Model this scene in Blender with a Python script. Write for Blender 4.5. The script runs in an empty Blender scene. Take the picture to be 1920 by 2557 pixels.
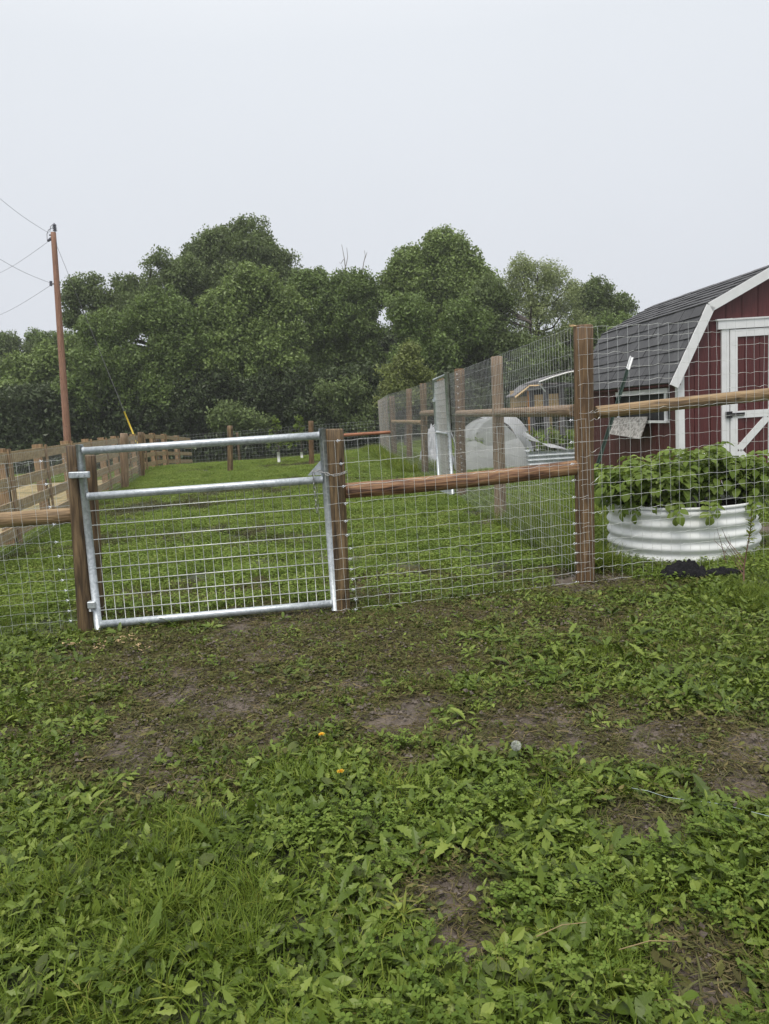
import bpy, bmesh, math, random
import numpy as np
from mathutils import Vector, Matrix

random.seed(7)
rng = np.random.default_rng(7)
scene = bpy.context.scene
COL = scene.collection
R = math.radians

# ------------------------------------------------------------------ camera
FPX, CX, CY = 1850.0, 960.0, 1278.5          # focal length and centre, in pixels of a 1920 x 2557 frame
EYE = 1.35
PITCH = math.atan(0.1327)                    # looking slightly down
ROLL = math.atan(0.065)                      # phone held a little askew
cp, sp, cr, sr = math.cos(PITCH), math.sin(PITCH), math.cos(ROLL), math.sin(ROLL)
_f = Vector((0, cp, -sp)); _u0 = Vector((0, sp, cp)); _r0 = Vector((1, 0, 0))
CUP = _u0 * cr + _r0 * sr
CRI = _r0 * cr - _u0 * sr
EYEP = Vector((0, 0, EYE))
cam_data = bpy.data.cameras.new("camera")
cam = bpy.data.objects.new("camera", cam_data)
COL.objects.link(cam)
cam.matrix_world = Matrix((
    (CRI.x, CUP.x, -_f.x, 0), (CRI.y, CUP.y, -_f.y, 0), (CRI.z, CUP.z, -_f.z, EYE), (0, 0, 0, 1)))
cam_data.sensor_fit = 'VERTICAL'; cam_data.sensor_height = 24.0
cam_data.lens = FPX * 24.0 / 2557.0
cam_data.clip_start = 0.05; cam_data.clip_end = 2000
scene.camera = cam

# ------------------------------------------------------------------ sky, sun, exposure
SUN_EL, SUN_AZ = R(66), R(200)
w = bpy.data.worlds.new("World"); scene.world = w; w.use_nodes = True
nt = w.node_tree; nt.nodes.clear()
def N(t, typ, **kw):
    n = t.nodes.new(typ)
    for k, v in kw.items(): setattr(n, k, v)
    return n
wo = N(nt, 'ShaderNodeOutputWorld'); bg = N(nt, 'ShaderNodeBackground')
sky = N(nt, 'ShaderNodeTexSky', sky_type='NISHITA', sun_disc=False, sun_elevation=SUN_EL, sun_rotation=SUN_AZ)
sky.air_density = 1.0; sky.dust_density = 6.0
hs = N(nt, 'ShaderNodeHueSaturation'); hs.inputs['Saturation'].default_value = 0.35
tc = N(nt, 'ShaderNodeTexCoord'); sx = N(nt, 'ShaderNodeSeparateXYZ')
ramp = N(nt, 'ShaderNodeValToRGB')            # an even overcast, a little brighter overhead
ramp.color_ramp.elements[0].position = 0.0; ramp.color_ramp.elements[0].color = (0.508, 0.529, 0.574, 1)
ramp.color_ramp.elements[1].position = 1.0; ramp.color_ramp.elements[1].color = (1.0, 0.99, 0.97, 1)
e = ramp.color_ramp.elements.new(0.42); e.color = (0.573, 0.6, 0.638, 1)
sc = N(nt, 'ShaderNodeVectorMath', operation='SCALE'); sc.inputs['Scale'].default_value = 9.3
cn = N(nt, 'ShaderNodeTexNoise'); cn.inputs['Scale'].default_value = 1.6; cn.inputs['Detail'].default_value = 4
cmr = N(nt, 'ShaderNodeMapRange'); cmr.inputs['From Min'].default_value = .3; cmr.inputs['From Max'].default_value = .7
cmr.inputs['To Min'].default_value = 10.1; cmr.inputs['To Max'].default_value = 10.5
mx = N(nt, 'ShaderNodeMix', data_type='RGBA'); mx.inputs['Factor'].default_value = 0.93
L = nt.links.new
L(tc.outputs['Generated'], sx.inputs[0]); L(sx.outputs['Z'], ramp.inputs['Fac'])
L(tc.outputs['Generated'], cn.inputs['Vector']); L(cn.outputs['Fac'], cmr.inputs['Value']); L(cmr.outputs[0], sc.inputs['Scale'])
L(ramp.outputs['Color'], sc.inputs[0]); L(sky.outputs['Color'], hs.inputs['Color'])
L(hs.outputs['Color'], mx.inputs[6]); L(sc.outputs[0], mx.inputs[7])
L(mx.outputs[2], bg.inputs['Color']); bg.inputs['Strength'].default_value = 0.1
L(bg.outputs[0], wo.inputs['Surface'])
sun_d = bpy.data.lights.new("sun", 'SUN'); sun_d.energy = 1.5; sun_d.angle = R(22); sun_d.color = (1, .945, .865)
sun = bpy.data.objects.new("sun", sun_d); COL.objects.link(sun)
sdir = Vector((math.sin(SUN_AZ) * math.cos(SUN_EL), math.cos(SUN_AZ) * math.cos(SUN_EL), math.sin(SUN_EL)))
sun.rotation_euler = sdir.to_track_quat('Z', 'Y').to_euler(); sun.location = (0, 0, 30)
scene.view_settings.view_transform = 'Standard'; scene.view_settings.look = 'None'
scene.view_settings.gamma = 1.0; scene.view_settings.use_curve_mapping = False
scene.view_settings.exposure = 0.5
scene.render.engine = 'CYCLES'
scene.cycles.max_bounces = 6; scene.cycles.diffuse_bounces = 3; scene.cycles.glossy_bounces = 2
scene.cycles.transmission_bounces = 3; scene.cycles.transparent_max_bounces = 4
scene.cycles.use_denoising = True; scene.cycles.denoiser = 'OPENIMAGEDENOISE'; scene.cycles.denoising_input_passes = 'RGB_ALBEDO_NORMAL'; scene.cycles.denoising_prefilter = 'ACCURATE'
scene.render.film_transparent = False

# ------------------------------------------------------------------ pixel <-> world
def ray(px, py):
    return _f + CRI * ((px - CX) / FPX) - CUP * ((py - CY) / FPX)
def P(px, py, Y):
    d = ray(px, py); return EYEP + d * (Y / d.y)
def G(px, py, z=0.0):
    d = ray(px, py); return EYEP + d * ((z - EYE) / d.z)
V1 = 1920.0 / 1661.0
def hor(px):                                  # row of the horizon in that column
    return 1033.0 - 0.065 * (px - 960)
def project(p):
    """numpy (n,3) -> px,py,depth"""
    q = p - np.array(EYEP)
    f = q @ np.array(_f); x = q @ np.array(CRI); y = q @ np.array(CUP)
    f = np.maximum(f, 1e-3)
    return CX + FPX * x / f, CY - FPX * y / f, f

# ------------------------------------------------------------------ noise
def _hash(ix, iy, seed):
    h = (ix.astype(np.int64) * 374761393 + iy.astype(np.int64) * 668265263 + seed * 1442695041) & 0xffffffff
    h = ((h ^ (h >> 13)) * 1274126177) & 0xffffffff
    return ((h ^ (h >> 16)) & 0xffff) / 65535.0
def vnoise(x, y, seed=0):
    x = np.asarray(x, float); y = np.asarray(y, float)
    ix = np.floor(x); iy = np.floor(y); fx = x - ix; fy = y - iy
    fx = fx * fx * (3 - 2 * fx); fy = fy * fy * (3 - 2 * fy)
    ix = ix.astype(np.int64); iy = iy.astype(np.int64)
    a = _hash(ix, iy, seed); b = _hash(ix + 1, iy, seed); c = _hash(ix, iy + 1, seed); d = _hash(ix + 1, iy + 1, seed)
    return (a * (1 - fx) + b * fx) * (1 - fy) + (c * (1 - fx) + d * fx) * fy
def fbm(x, y, seed=0, o=4):
    s = 0; a = .5; t = 0
    for k in range(o):
        s = s + a * vnoise(x * 2 ** k, y * 2 ** k, seed + 17 * k); t += a; a *= .5
    return s / t

# ------------------------------------------------------------------ mesh helpers
class MB:
    def __init__(s): s.v = []; s.f = []; s.n = 0; s.att = []
    def add(s, verts, faces, a=0.5):
        verts = np.asarray(verts, float).reshape(-1, 3)
        s.v.append(verts); s.att.append(np.full(len(verts), a))
        s.f.extend([tuple(i + s.n for i in f) for f in faces]); s.n += len(verts)
        return s
    def box(s, c, size, M=None):
        hx, hy, hz = [q / 2 for q in size]
        v = [Vector((a * hx, b * hy, d * hz)) for a in (-1, 1) for b in (-1, 1) for d in (-1, 1)]
        if M is not None: v = [M @ q for q in v]
        v = [q + Vector(c) for q in v]
        return s.add([tuple(q) for q in v], [(0, 1, 3, 2), (4, 6, 7, 5), (0, 4, 5, 1), (2, 3, 7, 6), (0, 2, 6, 4), (1, 5, 7, 3)])
    def box2(s, a, b):
        return s.box([(a[i] + b[i]) / 2 for i in range(3)], [abs(b[i] - a[i]) for i in range(3)])
    def tube(s, pts, r, sides=8, cap=True, a=0.5):
        p = np.asarray([tuple(q) for q in pts], float); n = len(p)
        rr = np.full(n, r) if np.isscalar(r) else np.asarray(r, float)
        t = np.gradient(p, axis=0); t /= np.linalg.norm(t, axis=1, keepdims=True) + 1e-9
        ref = np.array([0, 0, 1.0]) if abs(t[0, 2]) < .9 else np.array([1.0, 0, 0])
        u = np.cross(t, ref); u /= np.linalg.norm(u, axis=1, keepdims=True) + 1e-9
        q = np.cross(t, u)
        an = np.arange(sides) / sides * 2 * math.pi
        V = p[:, None, :] + rr[:, None, None] * (np.cos(an)[None, :, None] * u[:, None, :] + np.sin(an)[None, :, None] * q[:, None, :])
        F = []
        for i in range(n - 1):
            for j in range(sides):
                k = (j + 1) % sides
                F.append((i * sides + j, i * sides + k, (i + 1) * sides + k, (i + 1) * sides + j))
        if cap:
            F.append(tuple(range(sides))); F.append(tuple((n - 1) * sides + j for j in reversed(range(sides))))
        return s.add(V.reshape(-1, 3), F, a)
    def prism(s, poly, y0, y1):
        """poly: list of (x,z); extruded along y"""
        n = len(poly)
        v = [(x, y0, z) for x, z in poly] + [(x, y1, z) for x, z in poly]
        f = [tuple(range(n)), tuple(reversed(range(n, 2 * n)))] + [(i, i + n, (i + 1) % n + n, (i + 1) % n) for i in range(n)]
        return s.add(v, f)
    def mesh(s, name, smooth=False, att=False):
        me = bpy.data.meshes.new(name)
        v = np.concatenate(s.v) if s.v else np.zeros((0, 3))
        me.from_pydata(v.tolist(), [], s.f)
        if att:
            a = me.attributes.new('v', 'FLOAT', 'POINT'); a.data.foreach_set('value', np.concatenate(s.att).astype(np.float32))
        if smooth:
            me.polygons.foreach_set('use_smooth', [len(f_) <= 4 for f_ in s.f])
        me.update()
        return me
    def build(s, name, m, parent=None, smooth=False, world=True, att=False, recalc=False):
        me = s.mesh(name, smooth, att)
        if recalc:
            bm = bmesh.new(); bm.from_mesh(me); bmesh.ops.recalc_face_normals(bm, faces=bm.faces); bm.to_mesh(me); bm.free()
        return mk(name, me, m, parent, world)

def mk(name, me, m, parent=None, world=True):
    if m is not None and not me.materials: me.materials.append(m)
    o = bpy.data.objects.new(name, me); COL.objects.link(o)
    if parent is not None:
        o.parent = parent
        if world: o.matrix_parent_inverse = wm(parent).inverted()
    return o
def wm(o):
    m = o.matrix_basis.copy()
    return (wm(o.parent) @ o.matrix_parent_inverse @ m) if o.parent else m
def tag(o, label=None, cat=None, group=None, kind=None):
    if label: o['label'] = label
    if cat: o['category'] = cat
    if group: o['group'] = group
    if kind: o['kind'] = kind
    return o
def thing(name, label, cat, loc=(0, 0, 0), rotz=0, group=None):
    o = bpy.data.objects.new(name, None); COL.objects.link(o)
    o.empty_display_size = .2
    o.location = loc; o.rotation_euler = (0, 0, rotz)
    return tag(o, label, cat, group)

# ------------------------------------------------------------------ materials
def mat_new(name):
    m = bpy.data.materials.new(name); m.use_nodes = True
    t = m.node_tree; t.nodes.clear()
    o = N(t, 'ShaderNodeOutputMaterial'); b = N(t, 'ShaderNodeBsdfPrincipled')
    t.links.new(b.outputs[0], o.inputs[0])
    return m, t, b, o
def rampn(t, fac, stops):
    r = N(t, 'ShaderNodeValToRGB')
    while len(r.color_ramp.elements) < len(stops): r.color_ramp.elements.new(.5)
    for e, (p, c) in zip(r.color_ramp.elements, stops):
        e.position = p; e.color = (*c, 1)
    t.links.new(fac, r.inputs['Fac']); return r
def coords(t, scale=(1, 1, 1), rnd=True, kind='Object'):
    c = N(t, 'ShaderNodeTexCoord'); mp = N(t, 'ShaderNodeMapping'); mp.inputs['Scale'].default_value = scale
    t.links.new(c.outputs[kind], mp.inputs['Vector'])
    if rnd:
        oi = N(t, 'ShaderNodeObjectInfo'); ml = N(t, 'ShaderNodeMath', operation='MULTIPLY'); ml.inputs[1].default_value = 37.0
        cb = N(t, 'ShaderNodeCombineXYZ')
        t.links.new(oi.outputs['Random'], ml.inputs[0])
        for k in range(3): t.links.new(ml.outputs[0], cb.inputs[k])
        t.links.new(cb.outputs[0], mp.inputs['Location'])
    return mp.outputs[0]
def noise(t, vec, scale, detail=4, rough=.6, dist=0):
    n = N(t, 'ShaderNodeTexNoise'); n.inputs['Scale'].default_value = scale; n.inputs['Detail'].default_value = detail
    n.inputs['Roughness'].default_value = rough; n.inputs['Distortion'].default_value = dist
    t.links.new(vec, n.inputs['Vector']); return n.outputs['Fac']
def bump(t, b, h, strength, dist=.01):
    n = N(t, 'ShaderNodeBump'); n.inputs['Strength'].default_value = strength; n.inputs['Distance'].default_value = dist
    t.links.new(h, n.inputs['Height']); t.links.new(n.outputs[0], b.inputs['Normal'])
def mixc(t, fac, a, b):
    m = N(t, 'ShaderNodeMix', data_type='RGBA')
    for s, i in ((fac, 0), (a, 6), (b, 7)):
        if isinstance(s, (int, float)): m.inputs[i].default_value = s
        elif isinstance(s, tuple): m.inputs[i].default_value = (*s, 1)
        else: t.links.new(s, m.inputs[i])
    return m.outputs[2]

def wood(name, stops, rough=.62, along=(11, 11, 1.0), sc=3.0, bs=.7, knots=True):
    m, t, b, o = mat_new(name)
    v = coords(t, along); f = noise(t, v, sc, 6, .62, .6)
    v2 = coords(t, (28, 28, 1.6)); f2 = noise(t, v2, sc, 3, .5)
    c = rampn(t, f, stops).outputs['Color']
    c = mixc(t, .0, c, c)
    g = rampn(t, f2, [(.3, (.45, .42, .4)), (.6, (1, 1, 1))]).outputs['Color']
    mu = N(t, 'ShaderNodeMix', data_type='RGBA', blend_type='MULTIPLY'); mu.inputs[0].default_value = .75
    t.links.new(c, mu.inputs[6]); t.links.new(g, mu.inputs[7]); c = mu.outputs[2]
    if knots:
        vo = N(t, 'ShaderNodeTexVoronoi'); vo.inputs['Scale'].default_value = 3.2
        t.links.new(coords(t, (2.2, 2.2, 1)), vo.inputs['Vector'])
        k = rampn(t, vo.outputs['Distance'], [(.05, (1, 1, 1)), (.13, (0, 0, 0))]).outputs['Color']
        c = mixc(t, k, c, tuple(x * .45 for x in stops[0][1]))
    t.links.new(c, b.inputs['Base Color']); b.inputs['Roughness'].default_value = rough
    ad = N(t, 'ShaderNodeMath', operation='ADD'); t.links.new(f, ad.inputs[0]); t.links.new(f2, ad.inputs[1])
    bump(t, b, ad.outputs[0], bs, .012)
    return m
M = {}
M['post'] = wood('brown_post_wood', [(.34, (.045, .029, .016)), (.5, (.165, .11, .055)), (.66, (.33, .225, .115))])
M['post_dark'] = wood('dark_post_wood', [(.34, (.036, .023, .013)), (.5, (.125, .08, .04)), (.68, (.25, .17, .088))])
M['post_red'] = wood('reddish_post_wood', [(.32, (.075, .042, .021)), (.5, (.17, .1, .046)), (.7, (.265, .168, .08))])
M['log'] = wood('peeled_log_wood', [(.33, (.13, .085, .045)), (.5, (.32, .215, .11)), (.68, (.45, .32, .17))])
M['log_red'] = wood('peeled_red_log_wood', [(.36, (.075, .036, .021)), (.47, (.24, .12, .06)), (.62, (.42, .26, .13))])
M['log_grey'] = wood('weathered_log_wood', [(.22, (.12, .075, .045)), (.5, (.27, .19, .12)), (.75, (.42, .31, .2))])
M['rail_orange'] = wood('orange_rail_wood', [(.25, (.2, .075, .035)), (.5, (.38, .15, .075)), (.75, (.5, .24, .13))])
M['board'] = wood('treated_board_wood', [(.3, (.27, .195, .105)), (.5, (.42, .31, .175)), (.7, (.52, .4, .24))], along=(1.2, 9, 9), bs=.3)
M['board_post'] = wood('treated_post_wood', [(.3, (.19, .12, .062)), (.5, (.33, .22, .12)), (.7, (.43, .3, .17))], bs=.3)
M['pole'] = wood('utility_pole_wood', [(.25, (.2, .1, .062)), (.5, (.33, .17, .105)), (.78, (.44, .25, .165))], along=(9, 9, .5), bs=.4)
M['pine'] = wood('new_pine_wood', [(.25, (.42, .28, .13)), (.5, (.56, .4, .2)), (.78, (.66, .5, .28))], along=(9, 9, 1.2), bs=.25)
M['pine_orange'] = wood('stained_pine_wood', [(.25, (.38, .16, .045)), (.5, (.5, .23, .07)), (.78, (.6, .3, .11))], bs=.25)
M['grey_wood'] = wood('weathered_grey_wood', [(.25, (.1, .095, .1)), (.5, (.18, .175, .185)), (.78, (.27, .265, .27))], bs=.3)
M['bark'] = wood('tree_bark', [(.25, (.035, .028, .022)), (.5, (.075, .062, .05)), (.78, (.13, .11, .09))], along=(3, 3, .8), bs=.8, knots=False)
M['deadwood'] = wood('bare_branch_wood', [(.25, (.16, .14, .12)), (.5, (.24, .21, .19)), (.78, (.32, .29, .26))], bs=.3, knots=False)

def simple(name, col, rough=.5, metal=0.0, var=.15, nsc=8, bs=0, spec=.5):
    m, t, b, o = mat_new(name)
    f = noise(t, coords(t, (1, 1, 1)), nsc, 5, .65)
    lo = tuple(c * (1 - var) for c in col); hi = tuple(min(1, c * (1 + var)) for c in col)
    t.links.new(rampn(t, f, [(.3, lo), (.7, hi)]).outputs['Color'], b.inputs['Base Color'])
    b.inputs['Roughness'].default_value = rough; b.inputs['Metallic'].default_value = metal
    b.inputs['Specular IOR Level'].default_value = spec
    if bs: bump(t, b, f, bs, .01)
    return m
def galv(name, lo, hi, rough=.38, metal=.85):
    m, t, b, o = mat_new(name)
    vo = N(t, 'ShaderNodeTexVoronoi'); vo.inputs['Scale'].default_value = 70
    t.links.new(coords(t), vo.inputs['Vector'])
    f = noise(t, coords(t), 9, 6, .7)
    ad = N(t, 'ShaderNodeMath', operation='ADD'); ml = N(t, 'ShaderNodeMath', operation='MULTIPLY'); ml.inputs[1].default_value = .35
    sp_ = N(t, 'ShaderNodeSeparateColor'); t.links.new(vo.outputs['Color'], sp_.inputs[0])
    t.links.new(sp_.outputs[0], ml.inputs[0]); t.links.new(ml.outputs[0], ad.inputs[0]); t.links.new(f, ad.inputs[1])
    t.links.new(rampn(t, ad.outputs[0], [(.4, lo), (.85, hi)]).outputs['Color'], b.inputs['Base Color'])
    rr = N(t, 'ShaderNodeMapRange'); rr.inputs['To Min'].default_value = rough - .1; rr.inputs['To Max'].default_value = rough + .16
    t.links.new(f, rr.inputs['Value']); t.links.new(rr.outputs[0], b.inputs['Roughness'])
    b.inputs['Metallic'].default_value = metal
    bump(t, b, f, .12, .004)
    return m
M['galv'] = galv('galvanized_pipe', (.34, .38, .405), (.56, .6, .635), .4, .5)
M['wire'] = simple('galvanized_wire', (.62, .64, .63), .45, .55, .2, 40)
M['wire_far'] = simple('dull_galvanized_wire', (.42, .44, .43), .55, .4, .15, 40)
M['clip'] = simple('shiny_clip', (.7, .74, .8), .3, .8, .1, 40)
M['chain'] = simple('steel_chain', (.42, .42, .42), .35, .9, .2, 30)
M['white_paint'] = simple('white_trim_paint', (.78, .79, .8), .5, 0, .05, 10, .15)
M['red_paint'] = simple('barn_red_siding', (.105, .019, .021), .5, 0, .22, 5, .35)
M['black_metal'] = simple('black_hardware', (.02, .02, .022), .5, .2, .2)
M['dark_void'] = simple('dark_opening', (.03, .032, .03), .8)  # dark colour stands in for the shade inside openings
M['green_steel'] = simple('green_post_steel', (.018, .04, .03), .5, .1, .25)
M['soil'] = simple('dark_potting_soil', (.022, .017, .014), .9, 0, .4, 30, .8)
M['black_cloth'] = simple('black_fabric', (.01, .01, .012), .85, 0, .3, 12, .4, .2)
M['yellow_plastic'] = simple('yellow_guy_guard', (.75, .55, .06), .5)
M['white_plastic'] = simple('white_trunk_guard', (.8, .8, .78), .5, 0, .06)
M['cable'] = simple('dark_cable', (.1, .1, .11), .6, 0, .1)
M['insul'] = simple('grey_insulator', (.09, .095, .12), .35)
M['twine'] = simple('pale_twine', (.42, .52, .5), .6)
M['yellow_petal'] = simple('yellow_petals', (.8, .48, .03), .6)
M['fluff'] = simple('seed_fluff', (.5, .52, .48), .9)
M['woodchip'] = simple('fresh_wood_chips', (.55, .4, .22), .8, 0, .3, 60)
M['straw'] = simple('dry_straw', (.27, .21, .1), .8, 0, .3, 60)

def white_metal():
    m, t, b, o = mat_new('white_enamel_panel')
    f = noise(t, coords(t), 3.0, 5, .7)
    g = noise(t, coords(t, (1, 1, 1)), 34, 3, .6)
    c = rampn(t, f, [(.3, (.76, .78, .77)), (.7, (.84, .86, .86))]).outputs['Color']
    k = rampn(t, g, [(.70, (0, 0, 0)), (.76, (1, 1, 1))]).outputs['Color']
    tcx = N(t, 'ShaderNodeTexCoord'); s = N(t, 'ShaderNodeSeparateXYZ'); t.links.new(tcx.outputs['Object'], s.inputs[0])
    lowm = N(t, 'ShaderNodeMapRange'); lowm.inputs['From Min'].default_value = .02; lowm.inputs['From Max'].default_value = .16
    lowm.inputs['To Min'].default_value = .9; lowm.inputs['To Max'].default_value = .18
    t.links.new(s.outputs['Z'], lowm.inputs['Value'])
    mm = N(t, 'ShaderNodeMath', operation='MULTIPLY'); t.links.new(k, mm.inputs[0]); t.links.new(lowm.outputs[0], mm.inputs[1])
    t.links.new(mixc(t, mm.outputs[0], c, (.2, .16, .12)), b.inputs['Base Color'])
    b.inputs['Roughness'].default_value = .6; b.inputs['Specular IOR Level'].default_value = .25
    return m
M['white_metal'] = white_metal()

def siding_red():
    m, t, b, o = mat_new('barn_red_siding_boards')
    f = noise(t, coords(t, (14, 14, 1.2)), 5, 5, .65)
    g = noise(t, coords(t, (1, 1, 1)), 1.3, 4)
    c = rampn(t, f, [(.3, (.07, .016, .016)), (.7, (.115, .027, .026))]).outputs['Color']
    c = mixc(t, rampn(t, g, [(.45, (0, 0, 0)), (.75, (.5, .5, .5))]).outputs['Color'], c, (.095, .022, .026))
    t.links.new(c, b.inputs['Base Color']); b.inputs['Roughness'].default_value = .48
    bump(t, b, f, .5, .006); return m
M['siding'] = siding_red()
def shingle_mat():
    m, t, b, o = mat_new('charcoal_shingle')
    oi = N(t, 'ShaderNodeObjectInfo')
    f = noise(t, coords(t, (1, 1, 1)), 120, 3)
    g = noise(t, coords(t, (1, 1, 1)), 6, 4)
    c = rampn(t, oi.outputs['Random'], [(0, (.045, .046, .05)), (1, (.085, .086, .091))]).outputs['Color']
    c = mixc(t, rampn(t, f, [(.4, (0, 0, 0)), (.8, (1, 1, 1))]).outputs['Color'], c, (.085, .085, .09))
    c = mixc(t, rampn(t, g, [(.4, (0, 0, 0)), (.8, (.6, .6, .6))]).outputs['Color'], c, (.03, .03, .033))
    t.links.new(c, b.inputs['Base Color']); b.inputs['Roughness'].default_value = .62
    bump(t, b, f, .4, .004); return m
M['shingle'] = shingle_mat()
def osb():
    m, t, b, o = mat_new('grey_strand_board')
    vo = N(t, 'ShaderNodeTexVoronoi'); vo.inputs['Scale'].default_value = 11
    t.links.new(coords(t, (1, 3.0, 3.2), False), vo.inputs['Vector'])
    s = N(t, 'ShaderNodeSeparateColor'); t.links.new(vo.outputs['Color'], s.inputs[0])
    c = rampn(t, s.outputs[0], [(0, (.16, .15, .14)), (.5, (.3, .29, .27)), (1, (.45, .43, .41))]).outputs['Color']
    t.links.new(c, b.inputs['Base Color']); b.inputs['Roughness'].default_value = .75; bump(t, b, s.outputs[0], .4, .005); return m
M['osb'] = osb()
def cloth_mat(name, col, tr=.45, alpha=1.0):
    m, t, b, o = mat_new(name)
    f = noise(t, coords(t), 7, 5)
    t.links.new(rampn(t, f, [(.3, tuple(c * .88 for c in col)), (.7, col)]).outputs['Color'], b.inputs['Base Color'])
    b.inputs['Roughness'].default_value = .7; bump(t, b, f, .5, .03)
    tl = N(t, 'ShaderNodeBsdfTranslucent'); tl.inputs['Color'].default_value = (*col, 1)
    ms = N(t, 'ShaderNodeMixShader'); ms.inputs[0].default_value = tr
    t.links.new(b.outputs[0], ms.inputs[1]); t.links.new(tl.outputs[0], ms.inputs[2])
    out = ms.outputs[0]
    if alpha < 1:
        tp = N(t, 'ShaderNodeBsdfTransparent'); m2 = N(t, 'ShaderNodeMixShader'); m2.inputs[0].default_value = alpha
        t.links.new(tp.outputs[0], m2.inputs[1]); t.links.new(out, m2.inputs[2]); out = m2.outputs[0]
    t.links.new(out, o.inputs[0]); return m
M['rowcover'] = cloth_mat('white_row_cover_fabric', (.74, .76, .8))
M['netting'] = cloth_mat('sheer_row_cover_netting', (.62, .64, .65), .4, .72)

def leaf_mat(name, stops, rough=.42, tr=.3, rs=.5, trc=1.25, spec=.16):
    """stops run over the per-instance random mixed with the per-leaf attribute 'v'"""
    m, t, b, o = mat_new(name)
    oi = N(t, 'ShaderNodeObjectInfo'); at = N(t, 'ShaderNodeAttribute'); at.attribute_name = 'v'
    mxv = N(t, 'ShaderNodeMix', data_type='FLOAT'); mxv.inputs[0].default_value = rs
    t.links.new(oi.outputs['Random'], mxv.inputs[2]); t.links.new(at.outputs['Fac'], mxv.inputs[3])
    c = rampn(t, mxv.outputs[0], stops).outputs['Color']
    t.links.new(c, b.inputs['Base Color']); b.inputs['Roughness'].default_value = rough
    b.inputs['Specular IOR Level'].default_value = spec
    tl = N(t, 'ShaderNodeBsdfTranslucent')
    hv = N(t, 'ShaderNodeHueSaturation'); hv.inputs['Value'].default_value = trc; hv.inputs['Hue'].default_value = .485
    t.links.new(c, hv.inputs['Color']); t.links.new(hv.outputs[0], tl.inputs['Color'])
    ms = N(t, 'ShaderNodeMixShader'); ms.inputs[0].default_value = tr
    t.links.new(b.outputs[0], ms.inputs[1]); t.links.new(tl.outputs[0], ms.inputs[2]); t.links.new(ms.outputs[0], o.inputs[0])
    return m
M['grass'] = leaf_mat('grass_blade', [(.0, (.042, .07, .009)), (.35, (.1, .155, .018)), (.7, (.165, .228, .03)), (.93, (.255, .275, .055)), (1, (.38, .31, .13))], .5)
M['grass_dull'] = leaf_mat('trampled_grass', [(.0, (.036, .036, .015)), (.4, (.075, .073, .029)), (.75, (.105, .112, .038)), (1, (.19, .15, .075))], .6, .12)
M['turf'] = leaf_mat('field_grass_blade', [(.0, (.072, .118, .018)), (.4, (.15, .225, .036)), (.75, (.21, .285, .055)), (1, (.3, .32, .1))], .5)
M['dandelion'] = leaf_mat('dandelion_leaf', [(0, (.032, .055, .007)), (.5, (.1, .152, .02)), (1, (.215, .27, .052))], .42, .12, .5, 1.25, .25)
M['clover'] = leaf_mat('clover_leaf', [(0, (.045, .08, .011)), (.5, (.11, .17, .025)), (1, (.185, .25, .05))], .5, .14)
M['broadleaf'] = leaf_mat('broad_weed_leaf', [(0, (.04, .055, .016)), (.5, (.085, .11, .032)), (1, (.14, .17, .055))], .5, .18)
M['weed_yellow'] = leaf_mat('yellow_green_leaf', [(0, (.17, .21, .035)), (1, (.28, .31, .06))], .45, .3)
M['potato'] = leaf_mat('potato_leaf', [(0, (.09, .145, .022)), (.5, (.155, .225, .04)), (1, (.225, .295, .075))], .42, .3)
M['stem'] = simple('green_stem', (.1, .15, .05), .5)
M['stem_red'] = simple('reddish_stem', (.16, .08, .06), .6)
M['stem_tan'] = simple('tan_stem', (.34, .24, .13), .7)
def tree_leaf(name, c, v=.45, tr=.25):
    return leaf_mat(name, [(0, tuple(x * (1 - v) for x in c)), (.5, c), (1, tuple(x * (1 + v * .9) for x in c))], .42, tr, .6, 1.2, .35)
M['t_dark'] = tree_leaf('dark_tree_leaf', (.14, .192, .064))
M['t_mid'] = tree_leaf('mid_tree_leaf', (.15, .218, .06))
M['t_shade'] = tree_leaf('painted_shade_leaf', (.07, .1, .038))  # leaf colour darkened to paint in shade at the foot and depth of the wood
M['t_maple'] = tree_leaf('maple_leaf', (.188, .26, .076))
M['t_light'] = tree_leaf('pale_tree_leaf', (.27, .325, .135))
M['t_lime'] = tree_leaf('yellow_green_tree_leaf', (.2, .24, .075))

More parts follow.
